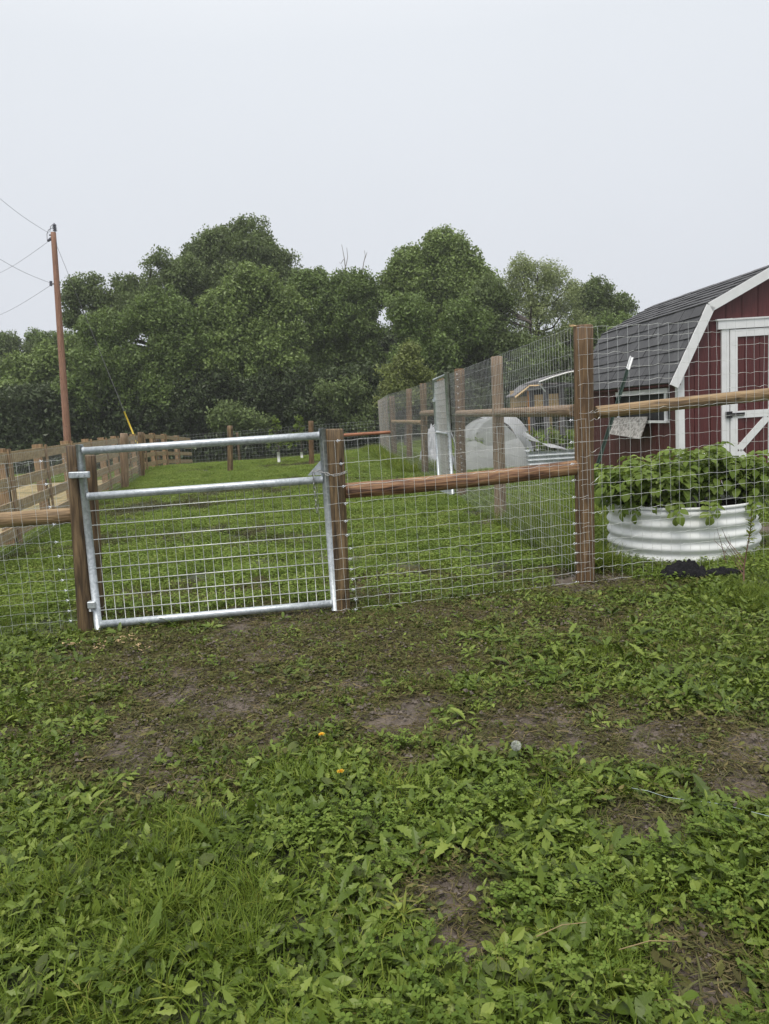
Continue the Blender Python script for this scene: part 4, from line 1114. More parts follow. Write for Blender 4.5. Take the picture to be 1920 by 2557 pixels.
# ================================================================== round white planter with potatoes
pc_ = P(1702, 1310, 6.5); PR, PH = .628, .475
plz = tz(pc_.x, pc_.y)
planter = thing('raised_planter', 'round white corrugated metal planter in front of the red barn', 'planter', (pc_.x, pc_.y, plz))
mb = MB(); S = 72; zs = np.linspace(-.25, 1, 61); v = []; f = []
for i, t_ in enumerate(zs):
    r_ = PR + .0115 * math.cos(t_ * 5 * 2 * math.pi + 3.6)
    for j in range(S):
        a_ = j / S * 2 * math.pi; v.append((r_ * math.cos(a_), r_ * math.sin(a_) * .98, t_ * (PH + .01) - .035))
for i in range(60):
    for j in range(S):
        k = (j + 1) % S; f.append((i * S + j, i * S + k, (i + 1) * S + k, (i + 1) * S + j))
mb.add(v, f).build('corrugated_wall', M['white_metal'], planter, True, world=False)
v = []; f = []
for i, (r_, z) in enumerate([(PR + .008, PH - .045), (PR + .016, PH - .03), (PR, PH - .022), (PR - .016, PH - .03), (PR - .012, PH - .3)]):
    for j in range(S): a_ = j / S * 2 * math.pi; v.append((r_ * math.cos(a_), r_ * math.sin(a_) * .98, z))
for i in range(4):
    for j in range(S): k = (j + 1) % S; f.append((i * S + j, i * S + k, (i + 1) * S + k, (i + 1) * S + j))
MB().add(v, f).build('rim', M['white_metal'], planter, True, world=False)
mb = MB(); v = [(0, 0, PH - .08)]; 
for r_ in (.3, .6):
    for j in range(40): a_ = j / 40 * 2 * math.pi; v.append((r_ * math.cos(a_), r_ * math.sin(a_), PH - .09 + random.uniform(-.015, .03)))
f = [(0, 1 + j, 1 + (j + 1) % 40) for j in range(40)] + [(1 + j, 41 + j, 41 + (j + 1) % 40, 1 + (j + 1) % 40) for j in range(40)]
mb.add(v, f).build('soil', M['soil'], planter, world=False)
mb = MB()
for j in range(10):
    a_ = -1.9; rr = PR + .022; mb.tube([(rr * math.cos(-.95), rr * math.sin(-.95) * .98, .03 + j * .037), (( rr + .004) * math.cos(-.95), (rr + .004) * math.sin(-.95) * .98, .035 + j * .037)], .006, 6)
mb.build('seam_bolts', M['galv'], planter, world=False)['kind'] = 'stuff'

def potato_leaf():
    mb = MB(); a = random.random(); n = random.choice((3, 3, 2)); Ls = random.uniform(.13, .2)
    stem = []; ang = .35; p = np.array([0, 0, 0.]); 
    for i in range(7):
        stem.append(p.copy()); p = p + np.array([math.cos(ang), 0, math.sin(ang)]) * Ls / 6; ang -= random.uniform(.08, .2)
    mb.tube(stem, .0022, 4, False, a)
    def leaflet(base, az, L_, lean):
        d = np.array([math.cos(az), math.sin(az), 0]); s = np.array([-math.sin(az), math.cos(az), 0]); v = []; an = lean; p = np.array(base)
        for i, wv in enumerate((.06, .36, .5, .47, .3, .02)):
            fw = d * math.cos(an) + np.array([0, 0, 1]) * math.sin(an); nn = -d * math.sin(an) + np.array([0, 0, 1]) * math.cos(an)
            c = wv * L_ * .6
            v += [p - s * c + nn * c * .3, p, p + s * c + nn * c * .3]; p = p + fw * L_ / 5; an -= random.uniform(.1, .3)
        f = []
        for i in range(5): f += [(3 * i, 3 * i + 1, 3 * i + 4, 3 * i + 3), (3 * i + 1, 3 * i + 2, 3 * i + 5, 3 * i + 4)]
        mb.add(v, f, min(1, max(0, a + random.uniform(-.2, .2))))
    leaflet(stem[-1], 0, random.uniform(.075, .1), ang)
    for k in range(n):
        b = stem[5 - k * 2 + (0)] if 5 - k * 2 >= 0 else stem[1]
        for s_ in (-1, 1): leaflet(b, s_ * random.uniform(.9, 1.25), random.uniform(.055, .085) * (1 - .1 * k), random.uniform(-.2, .35))
    return mb.mesh('leaf', True, True)
PL = [potato_leaf() for i in range(7)]
for q in PL: q.materials.append(M['potato'])
def profile_h(x):                                           # crown height of the foliage across the planter, seen from the gate
    return np.interp(x, [-.72, -.5, -.3, -.1, .08, .3, .5, .72], [.1, .2, .2, .3, .37, .33, .24, .1])
plants = [(-.5, -.1), (-.24, -.3), (-.15, .22), (.1, -.2), (.22, .2), (.4, -.25), (.55, .05), (-.42, .28)]
plabels = ['potato plant with flower stalk at the planter edge beside the tall corner post', 'low leafy potato plant spilling over the front of the white planter', 'tall potato plant in the back half of the white planter', 
           'tall potato plant in the middle of the white planter', 'leafy potato plant behind the middle of the white planter', 'potato plant leaning over the planter front below the barn door', 'potato plant at the planter edge nearest the barn door', 'potato plant at the back of the planter near the steel post']
for (x_, y_), lb in zip(plants, plabels):
    pt = thing('potato_plant', lb, 'plant', (pc_.x + x_, pc_.y + y_, plz + PH - .09), 0, 'potato plants in the white planter')
    nst = 7
    for s_ in range(nst):
        az = s_ * 6.283 / nst + random.uniform(-.4, .4); top = profile_h(x_) * random.uniform(.75, 1.15) + .1
        rad = random.uniform(.06, .27); pts = [(0, 0, 0)]
        for i in range(1, 5):
            t_ = i / 4; pts.append((rad * t_ ** 1.2 * math.cos(az), rad * t_ ** 1.2 * math.sin(az), top * t_ ** .8))
        MB().tube(pts, [.006, .0055, .005, .004, .003], 5).build('stem', M['stem'], pt, True, world=False)
        for li in range(15):
            t_ = random.uniform(.3, 1); i = min(3, int(t_ * 4)); u = t_ * 4 - i
            b = Vector(pts[i]).lerp(Vector(pts[i + 1]), u)
            o = bpy.data.objects.new('leaf', random.choice(PL)); COL.objects.link(o); o.parent = pt; o.location = b
            out = math.atan2(b.y + y_ * .6, b.x + x_ * .6)
            o.rotation_euler = (random.uniform(-.4, .4), random.uniform(-.55, .35) + (.25 if t_ < .5 else 0), random.uniform(-1.9, 1.9) + out)
            s2 = random.uniform(.8, 1.2); o.scale = (s2, s2, s2)
    if 'flower' in lb or 'middle of' in lb:
        fx = MB(); b = Vector((-.05 if 'flower' in lb else .0, -.05, profile_h(x_) + .1))
        fx.tube([(0, 0, .1), tuple(b * .9), tuple(b)], .002, 4).build('flower_stalk', M['stem'], pt, world=False)
        fb = MB()
        for k in range(5):
            a_ = k * 1.2566; fb.add([tuple(b), tuple(b + Vector((.014 * math.cos(a_ - .4), .014 * math.sin(a_ - .4), .004))), tuple(b + Vector((.02 * math.cos(a_), .02 * math.sin(a_), .006))), tuple(b + Vector((.014 * math.cos(a_ + .4), .014 * math.sin(a_ + .4), .004)))], [(0, 1, 2, 3)])
        fb.build('flower', M['white_plastic'], pt, world=False)

# leaves spilling over the front rim
spill = bpy.data.objects['potato_plant.001']
for a_, n_ in ((-2.05, 2), (-1.63, 3), (-1.0, 3), (-2.6, 2), (-.6, 2)):
    for k in range(n_):
        o = bpy.data.objects.new('leaf', random.choice(PL)); COL.objects.link(o); o.parent = spill; an = a_ + random.uniform(-.08, .08)
        o.location = Vector((pc_.x + (PR - .06) * math.cos(an), pc_.y + (PR - .06) * math.sin(an), plz + PH + .01 + random.uniform(0, .03))) - spill.location
        o.rotation_euler = (random.uniform(-.3, .3), random.uniform(.5, .9), an); s2 = random.uniform(.9, 1.15); o.scale = (s2,) * 3
# ================================================================== black fabric scrap, weeds by the planter
def crumple(name, c, sx_, sy_, h, m, label, cat, amp=.05, n=36, seed=3, rot=0):
    v = []; f = []; c = Vector(c)
    for i in range(n):
        for j in range(n):
            u, w_ = i / (n - 1) * 2 - 1, j / (n - 1) * 2 - 1
            rr = math.hypot(u, w_); k = 1 + .3 * (float(vnoise(np.array([math.atan2(w_, u) * 1.7 + 9]), np.array([3.0]), seed)[0]) - .5)
            px_, py_ = u * sx_ * k, w_ * sy_ * k
            e_ = max(0, 1 - max(abs(u), abs(w_)) ** 2)
            z = h * e_ * (.35 + 1.1 * float(fbm(np.array([u * 1.6 + 4]), np.array([w_ * 1.6 + seed]), seed)[0])) + amp * e_ ** .5 * (abs(float(fbm(np.array([u * 5 + 7 + w_ * 2]), np.array([w_ * 3 - u]), seed + 5, 3)[0]) - .5) * 2.2 + .8 * abs(math.sin(u * 4 + w_ * 2.5 + 3 * float(vnoise(np.array([u * 2 + 3]), np.array([w_ * 2]), seed)[0]))))
            x2, y2 = px_ * math.cos(rot) - py_ * math.sin(rot), px_ * math.sin(rot) + py_ * math.cos(rot)
            v.append((x2, y2, z + .012))
    for i in range(n - 1):
        for j in range(n - 1): a_ = i * n + j; f.append((a_, a_ + n, a_ + n + 1, a_ + 1))
    o = MB().add(v, f).build(name, m, None, True, recalc=True); o.location = (c.x, c.y, tz(c.x, c.y))
    sm = o.modifiers.new('t', 'SOLIDIFY'); sm.thickness = .004
    return tag(o, label, cat)
bk = G(1725, 1440)
crumple('fabric_scrap', bk + Vector((-.05, 0, 0)), .17, .08, .06, M['black_cloth'], 'crumpled black fabric scrap on the grass before the white planter', 'fabric', .05, 40, 3, -.35)
crumple('fabric_scrap', bk + Vector((.22, -.05, 0)), .14, .05, .02, M['black_cloth'], 'flat strip of black fabric lying beside the crumpled scrap', 'fabric', .03, 26, 8, -.2)
def sprig_leaf(L_, W_, m, a=.5):
    mb = MB(); strip_leaf(mb, L_, W_, 0, .3, -.7, 0, 7, (0, 0, 0), a, .9, .15, .05); me_ = mb.mesh('leaf', True, True); me_.materials.append(m); return me_
SL = [sprig_leaf(.06, .022, M['weed_yellow'], random.random()) for i in range(3)]
SL2 = [sprig_leaf(.055, .02, M['potato'], random.random()) for i in range(3)]
wb = G(1857, 1455)
wd = thing('tall_weed', 'tall leafy weed growing before the right edge of the white planter', 'weed', (wb.x, wb.y, tz(wb.x, wb.y)))
pts = [(0, 0, -.02), (.0, 0, .1), (.03, .01, .25), (.05, .0, .4), (.055, 0, .52)]
MB().tube(pts, [.006, .005, .004, .003, .0015], 6).build('stem', M['stem_red'], wd, True, world=False)
for k in range(46):
    t_ = random.uniform(.42, 1); i = min(3, int(t_ * 4)); b = Vector(pts[i]).lerp(Vector(pts[i + 1]), t_ * 4 - i)
    o = bpy.data.objects.new('leaf', random.choice(SL + SL2)); COL.objects.link(o); o.parent = wd; o.location = b
    o.rotation_euler = (0, random.uniform(-.9, .3), random.uniform(0, 6.28)); s2 = random.uniform(.5, 1.1); o.scale = (s2,) * 3
for k in range(4):
    a_ = random.uniform(2.2, 4); q = MB(); q.tube([(0, 0, .05 + k * .04), (.06 * math.cos(a_) - .05 * k / 3, .02, .16 + k * .05), (.12 * math.cos(a_) - .03, .02, .25 + k * .05)], [.003, .002, .001], 4)
    q.build('side_stem', M['stem_red'], wd, True, world=False)
rs = G(1815, 1408); rw = thing('red_stemmed_weed', 'bare reddish weed stalk in front of the white planter', 'weed', (rs.x, rs.y, tz(rs.x, rs.y)))
MB().tube([(0, 0, -.02), (-.03, 0, .12), (-.075, .01, .3)], [.004, .003, .001], 5).build('stem', M['stem_red'], rw, True, world=False)
MB().tube([(-.02, 0, .09), (.03, 0, .17), (.02, .01, .24)], [.002, .0016, .001], 4).build('side_stem', M['stem_red'], rw, True, world=False)
MB().tube([(-.03, 0, .13), (-.1, 0, .2), (-.09, .01, .26)], [.002, .0016, .001], 4).build('side_stem', M['stem_red'], rw, True, world=False)
for k in range(7):
    o = bpy.data.objects.new('leaf', random.choice(SL)); COL.objects.link(o); o.parent = rw; o.location = (-.03 + random.uniform(-.04, .03), 0, random.uniform(.08, .24))
    o.rotation_euler = (0, random.uniform(-.9, .3), random.uniform(0, 6.28)); o.scale = (.35,) * 3

# ================================================================== vegetable garden behind the receding fence
def hoop_pts(wd, h, n=15, y=0): return [(wd / 2 * math.cos(a_), y, h * math.sin(a_) ** .8 if math.sin(a_) > 0 else 0) for a_ in np.linspace(math.pi, 0, n)]
def tunnel(name, label, loc, rot, wd, h, ln_, hoops, m, seed, slack=.05, open_front=True):
    t = thing(name, label, 'row cover', loc, rot)
    n, k = 27, 22; v = []; f = []
    for i in range(k):
        y = ln_ * i / (k - 1)
        for j in range(n):
            a_ = math.pi * (1 - j / (n - 1)); ss = max(0, math.sin(a_))
            x, z = wd / 2 * math.cos(a_) * 1.015, h * ss ** .8 * 1.01 + .004
            ph = (y / ln_ * (hoops - 1)) % 1.0; sag = slack * math.sin(math.pi * ph) ** 2 * ss
            w_ = (float(fbm(np.array([j * .35 + seed]), np.array([y * 2.3]), seed)[0]) - .5) * .12 * (1.0 - .6 * ss)
            v.append((x * (1 + w_), y, max(0.0, z - sag + (w_ * .3 if z > .1 else 0) + .05 * ss * (vnoise(np.array([j * .7]), np.array([i * .8 + seed]), 8)[0] - .5))))
    for i in range(k - 1):
        for j in range(n - 1): a_ = i * n + j; f.append((a_, a_ + 1, a_ + n + 1, a_ + n))
    MB().add(v, f).build('fabric', m, t, True, world=False)
    for i in range(hoops):
        MB().tube(hoop_pts(wd, h, 21, ln_ * i / (hoops - 1)), .012, 6).build('hoop', M['cable'], t, True, world=False)
    return t
g1 = G(1205, 1172)
tunnel('row_cover_tunnel', 'big white fabric row cover over hoops behind the receding fence', (g1.x + .12, g1.y, 0), -.32, 1.5, 1.12, 2.2, 3, M['rowcover'], 3)
v = []
n, k = 14, 12; f = []
for i in range(k):
    for j in range(n):
        u, z = j / (n - 1), i / (k - 1)
        x = (u - .5) * 1.45 * (1 - .25 * z ** 2); y = -.22 * (1 - z) - .1 * math.sin(u * 9) * (1 - z) * .5
        v.append((x, y - .03, .62 * z * (1 - .18 * math.sin(u * 3.1) ** 2) + .02 + .06 * (vnoise(np.array([u * 5]), np.array([z * 4]), 4)[0] - .5)))
for i in range(k - 1):
    for j in range(n - 1): a_ = i * n + j; f.append((a_, a_ + 1, a_ + n + 1, a_ + n))
nb = thing('insect_netting', 'sheer grey netting bunched over crops before the big row cover', 'netting', (g1.x + .22, g1.y - .25, 0), -.1)
MB().add(v, f).build('net', M['netting'], nb, True, world=False)
template_set('leafball', [None] * 0 or [(lambda mb: ([strip_leaf(mb, random.uniform(.06, .12), random.uniform(.03, .05), random.uniform(0, 6.28), random.uniform(-.3, 1.2), -.8, 0, 6, (random.uniform(-.1, .1), random.uniform(-.1, .1), random.uniform(0, .12)), random.random()) for k in range(24)], mb.mesh('leafball', False, True))[1])(MB()) for i in range(4)], M['potato'])
def crop(name, label, c, sx_, sy_, h, n):
    x = rng.uniform(-sx_, sx_, n) + c.x; y = rng.uniform(-sy_, sy_, n) + c.y; z = rng.uniform(0, h, n)
    o = scatter(name, 'leafball', np.stack([x, y, z], -1), np.stack([rng.normal(0, .4, n), rng.normal(0, .4, n), rng.uniform(0, 6.28, n)], -1), rng.uniform(.8, 1.7, n))
    return tag(o, label, 'plants')
crop('garden_crops', 'leafy crops growing under the big row cover', Vector((g1.x + .25, g1.y + .45, 0)), .5, .4, .55, 220)
tun = bpy.data.objects['row_cover_tunnel']; v = []; f = []; n = 21
for i in range(9):
    for j in range(n):
        a_ = math.pi * (1 - j / (n - 1)); ss = max(0, math.sin(a_)) ** .8; t_ = i / 8
        x, z = .75 * math.cos(a_), 1.12 * ss
        zb = z * (1 - t_) + t_ * z * .25
        v.append((x * (1 - .06 * t_), -.03 - .08 * t_ - .04 * math.sin(j * 1.7 + i * .5) * t_, max(.01, zb) + .05 * (vnoise(np.array([j * .8]), np.array([i * .9]), 21)[0] - .5)))
for i in range(8):
    for j in range(n - 1): a_ = i * n + j; f.append((a_, a_ + 1, a_ + n + 1, a_ + n))
MB().add(v, f).build('end_fabric', M['netting'], tun, True, world=False)
g2 = G(1088, 1172)
crumple('row_cover_cloth', g2 + Vector((.12, 1.0, 0)), .34, .55, .75, M['rowcover'], 'white cover cloth heaped over a bed just behind the tall gate', 'cloth', .3, 30, 11, .2)
t2 = tunnel('row_cover_tunnel', 'small white fabric tunnel beyond the tall gate', (g2.x + .25, g2.y + 1.6, 0), -.1, .8, 1.0, 1.4, 2, M['rowcover'], 9)
# galvanized raised bed
g3 = G(1322, 1172); g3 = Vector((g3.x, g3.y, 0))
bed = thing('metal_bed', 'corrugated galvanized raised bed partly covered by white fabric', 'planter', g3, -.06)
mb = MB(); v = []; f = []; W_, Dp, Hh = 1.35, .9, .36; per = [(0, 0), (W_, 0), (W_, Dp), (0, Dp)]
for i, z in enumerate(np.linspace(0, 1, 41)):
    off = .018 * math.cos(z * 4 * 2 * math.pi)
    for x, y in per: v.append((x + (off if x else -off), y + (off if y else -off), z * Hh))
for i in range(40):
    for j in range(4): k = (j + 1) % 4; f.append((i * 4 + j, i * 4 + k, (i + 1) * 4 + k, (i + 1) * 4 + j))
mb.add(v, f).build('corrugated_wall', M['galv'], bed, world=False)
MB().box2((.02, .02, .1), (W_ - .02, Dp - .02, .3)).build('soil', M['soil'], bed, world=False)
v = []; f = []; n = 20
for i in range(n):
    for j in range(10):
        u, w_ = i / (n - 1), j / 9
        z = .33 + .42 * (1 - u) ** 2.2 + .14 * max(0, u - .75) * 4 * .3 + .03 * math.sin(u * 14 + w_ * 3)
        v.append((u * W_ * .98 - .03, w_ * Dp * .7, z * (1 - .25 * (w_ - .5) ** 2)))
for i in range(n - 1):
    for j in range(9): a_ = i * 10 + j; f.append((a_, a_ + 10, a_ + 11, a_ + 1))
MB().add(v, f).build('fabric', M['rowcover'], bed, True, world=False)
crop('bed_crops', 'green crops growing behind the galvanized bed', Vector((g3.x + .75, g3.y + .8, 0)), .5, .3, .62, 60)

# weathered run with a light roof
q0 = P(1368, 1150, 16.2); run = thing('animal_run', 'weathered grey timber run with wire walls and pale roof edge', 'run', (q0.x, q0.y, 0), -.03)
for x, y in ((0, 0), (.34, 0), (1.25, 0), (0, 1.7), (1.25, 1.7)):
    MB().box((0, 0, .88), (.105, .09, 1.78)).build('post', M['grey_wood'], run, world=False).location = (x, y, 0)
MB().box2((-.07, -.07, 1.66), (1.4, -.046, 1.74)).build('top_plate', M['grey_wood'], run, world=False)
MB().box2((-.08, -.04, 1.66), (-.056, 1.8, 1.74)).build('top_plate', M['grey_wood'], run, world=False)
v = []
for i in range(17):
    x = -.2 + i * .1; z = 1.79 + .24 * (1 - ((x - 1.2) / 1.4) ** 2)
    v += [(x, -.3, z), (x, 1.9, z), (x, 1.9, z + .035), (x, -.3, z + .035)]
f = []
for i in range(16):
    for j in range(4): k = (j + 1) % 4; f.append((i * 4 + j, i * 4 + k, (i + 1) * 4 + k, (i + 1) * 4 + j))
f += [(0, 1, 2, 3), tuple(64 + q for q in (3, 2, 1, 0))]
MB().add(v, f).build('roof', M['grey_wood'], run, world=False, recalc=True)
MB().tube([(-.19, -.31, 1.8), (.1, -.31, 1.885), (.4, -.31, 1.955), (1.2, -.31, 2.05)], .018, 6).build('roof_edge', M['white_plastic'], run, world=False)
MB().tube([(-.19, -.28, 1.78), (-.02, -.06, 1.6)], .016, 6).build('brace', M['white_paint'], run, world=False)
wire_mesh('wire_wall', Vector((q0.x, q0.y - .06, 0)), Vector((q0.x + 1.25, q0.y - .1, 0)), [i * .05 for i in range(34)], [i * .05 for i in range(34)], .05, .0011, M['wire_far'], run, .001, hstep=.3)
# new pine coop on posts
q1 = P(1327, 1155, 19.0); coop = thing('chicken_coop', 'new pine chicken coop with gable roof raised on orange posts', 'coop', (q1.x, q1.y, 0), 0)
for x, y, m_ in ((0, 0, 'pine_orange'), (.8, 0, 'pine_orange'), (-.3, .7, 'pine'), (.8, 1.2, 'pine')):
    MB().box((0, 0, .85), (.09, .09, 1.75)).build('post', M[m_], coop, world=False).location = (x, y, 0)
for i in range(3):
    MB().box2((.05, -.02, 1.22 + i * .118), (.85, .02, 1.335 + i * .118)).build('plank', M['pine'], coop, world=False)
for i in range(2):
    o = MB().box((0, 0, 0), (.62, .03, .125)).build('plank', M['pine'], coop, world=False); o.location = (-.17, .3, 1.36 + i * .13); o.rotation_euler = (0, 0, -1.05)
MB().box2((.06, .03, 1.2), (.84, 1.0, 1.7)).build('inner_wall', M['dark_void'], coop, world=False)  # dark block painting in the unlit inside of the coop
for a_ in ([Vector((-.38, -.1, 1.555)), Vector((0, -.14, 1.83)), Vector((0, 1.2, 1.83)), Vector((-.38, 1.2, 1.555))], [Vector((0, -.14, 1.83)), Vector((.95, -.2, 1.79)), Vector((.95, 1.2, 1.79)), Vector((0, 1.2, 1.83))]):
    v_ = [tuple(q) for q in a_] + [tuple(q + Vector((0, 0, .035))) for q in a_]
    MB().add(v_, [(3, 2, 1, 0), (4, 5, 6, 7), (0, 1, 5, 4), (1, 2, 6, 5), (2, 3, 7, 6), (3, 0, 4, 7)]).build('roof', M['grey_wood'], coop, world=False, recalc=True)
MB().tube([(-.37, -.12, 1.53), (0, -.17, 1.79), (.93, -.23, 1.75)], .035, 4).build('rafter', M['pine'], coop, world=False)
MB().tube([(1.0, -.3, .0), (-.1, -.5, .6)], .03, 6).build('ramp', M['stem_red'], coop, world=False)

# ================================================================== utility pole, its wires and guy
UY = 32.0; ub = P(172, 1140, UY); ut = P(133, 580, UY); ub.z = tz(ub.x, ub.y)
dvp = (ut - P(168, 1095, UY)).normalized(); ubase = ut - dvp * ((ut.z - ub.z) / dvp.z + .4)
pole = thing('utility_pole', 'tall wooden utility pole with insulator on top beyond the board fence', 'utility pole', (ubase.x, ubase.y, ub.z))
log('shaft', ubase, ut, .16, .105, M['pole'], pole, 18, 20, .015, chamfer=.1)
ins = P(136.5, 571, UY)
mb = MB(); 
for i in range(4): z = ins.z - .09 + i * .075; mb.tube([(ins.x, ins.y, z), (ins.x, ins.y, z + .03), (ins.x, ins.y, z + .06)], [.09, .075, .03], 10)
mb.tube([(ins.x, ins.y, ins.z - .32), (ins.x, ins.y, ins.z + .22)], .02, 6)
mb.build('insulator', M['insul'], pole, True)
mb = MB(); a_ = P(119, 602, UY); b_ = P(127, 596, UY); mb.tube([a_, b_, P(133, 598, UY)], [.05, .07, .05], 8); mb.tube([P(123, 587, UY), P(139, 586, UY)], .035, 6); mb.tube([P(139, 600, UY), P(141, 612, UY)], .03, 6)
mb.build('dead_end_clamp', M['insul'], pole)
mb = MB(); mb.tube([P(127, 708, UY), P(150, 710, UY)], .04, 6); mb.tube([P(127, 702, UY), P(127, 714, UY)], .06, 8)
mb.build('clevis', M['insul'], pole)
mb = MB(); mb.tube([P(118, 604, UY), P(117, 585, UY), P(121, 574, UY), P(131, 569, UY), ins], .012, 5); mb.tube([P(124, 580, UY), P(126, 566, UY), P(132, 560, UY), P(137, 563, UY)], .012, 5)
mb.build('jumper_wire', M['cable'], pole, True)
def cable(name, pts, r, m, label, grp=None):
    c = [Vector(q) for q in pts]; o = MB().tube([q - c[0] for q in c], r, 6).build(name, m, None, True); o.location = c[0]
    return tag(o, label, 'wire', grp)
def span(px0, py0, px1, py1, Y1, ext=1.8, r=.011):
    a_ = P(px0, py0, UY); b_ = P(px1, py1, Y1); d_ = b_ - a_
    return [a_ + d_ * (t_ * ext) + Vector((0, 0, -.25 * math.sin(math.pi * t_))) + Vector((0, 0, .25 * math.sin(math.pi * (1 / ext)) * t_ * ext if t_ * ext <= 1 else .25 * math.sin(math.pi / ext))) for t_ in np.linspace(0, 1, 14)]
cable('power_line', span(122, 582, 0, 496, 27), .0065, M['cable'], 'overhead power line rising from the pole top')
cable('power_line', span(118, 605, 0, 681, 42), .0065, M['cable'], 'overhead power line leaving the clamp below the pole top')
cable('power_line', span(127, 707, 0, 647, 27), .0065, M['cable'], 'lower overhead line rising away from the clevis on the pole')
cable('power_line', span(127, 712, 0, 786, 42), .0065, M['cable'], 'lower overhead line dropping away from the clevis on the pole')
ga = P(141, 612, UY); gb = P(337, 1094, 29.0); gb = gb + (gb - ga).normalized() * .9
guy = thing('guy_wire', 'slanting guy wire with yellow guard staying the utility pole', 'guy wire', (gb.x, gb.y, 0))
MB().tube([ga, ga.lerp(gb, .5), gb], .008, 6).build('strand', M['cable'], guy, True)
g_a = P(306, 1030, 29.0 + (UY - 29.0) * .13); tq = (g_a - ga).length / (gb - ga).length
MB().tube([ga.lerp(gb, tq), gb], .035, 8).build('guard', M['yellow_plastic'], guy, True)

# ================================================================== saplings with white trunk guards
for i, (bx, by, hx, lb) in enumerate(((697, 1157, .95, 'young sapling with long white trunk guard before the far wire fence'), (754, 1145, 1.3, 'young sapling with short white trunk guard beside the brown far post'))):
    b = G(bx, by); b = Vector((b.x, b.y, tz(b.x, b.y)))
    s_ = thing('sapling', lb, 'sapling', b)
    gh = .36 if i == 0 else .24
    MB().tube([(0, 0, 0), (0, 0, gh)], .045, 10).build('trunk_guard', M['white_plastic'], s_, True, world=False)
    MB().tube([(0, 0, 0), (.02, 0, .7), (-.02, 0, 1.35)], [.02, .014, .006], 6).build('trunk', M['bark'], s_, True, world=False)
    for k in range(7):
        a_ = k * 2.4; z = .45 + k * .12; MB().tube([(0, 0, z), (.25 * math.cos(a_), .2 * math.sin(a_), z + .22)], [.007, .003], 4).build('branch', M['bark'], s_, True, world=False)
    n = 42; z = rng.uniform(.45, 1.45, n); r_ = .32 * (1.4 - z) + .06; an = rng.uniform(0, 6.28, n)
    o = scatter('crown', 'leafball', np.stack([b.x + r_ * np.cos(an), b.y + r_ * np.sin(an), b.z + z], -1), np.stack([rng.normal(0, .5, n), rng.normal(0, .5, n), an], -1), rng.uniform(.35, .7, n), s_, b)

# ================================================================== the wood behind the field
def leaf_clump(n, rad, l0, l1, wr, flat=1.0, up=.3):
    mb = MB()
    for i in range(n):
        d = np.array([random.gauss(0, 1), random.gauss(0, 1), random.gauss(0, 1) * flat]); d /= np.linalg.norm(d) + 1e-6
        c = d * rad * random.random() ** .4; c[2] *= flat
        nrm = d * .5 + np.array([random.gauss(0, .5), random.gauss(0, .5), up + random.gauss(0, .35)]); nrm /= np.linalg.norm(nrm)
        t = np.cross(nrm, [random.gauss(0, 1), random.gauss(0, 1), random.gauss(0, 1)]); t /= np.linalg.norm(t) + 1e-6; s = np.cross(nrm, t)
        L_ = random.uniform(l0, l1); w_ = L_ * wr
        mb.add([c - t * L_ * .5, c + s * w_ * .5 + nrm * w_ * .12, c + t * L_ * .5 - nrm * L_ * .12, c - s * w_ * .5 + nrm * w_ * .12], [(0, 1, 2, 3)], random.random())
    return mb.mesh('clump', att=True)
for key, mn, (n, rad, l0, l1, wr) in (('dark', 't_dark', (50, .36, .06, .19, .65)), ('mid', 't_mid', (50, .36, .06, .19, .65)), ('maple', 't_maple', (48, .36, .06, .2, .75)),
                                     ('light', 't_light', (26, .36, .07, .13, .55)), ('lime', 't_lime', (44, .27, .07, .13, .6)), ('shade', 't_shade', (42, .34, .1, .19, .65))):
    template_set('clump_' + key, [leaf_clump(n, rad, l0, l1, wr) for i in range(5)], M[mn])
def ell_px(cx, cy, rx, ry, Y):
    """crown lobe sighted at view pixels, at its own distance"""
    c = P(cx * V1, cy * V1, Y); k = Y / FPX * V1
    return np.array(c), rx * k, ry * k
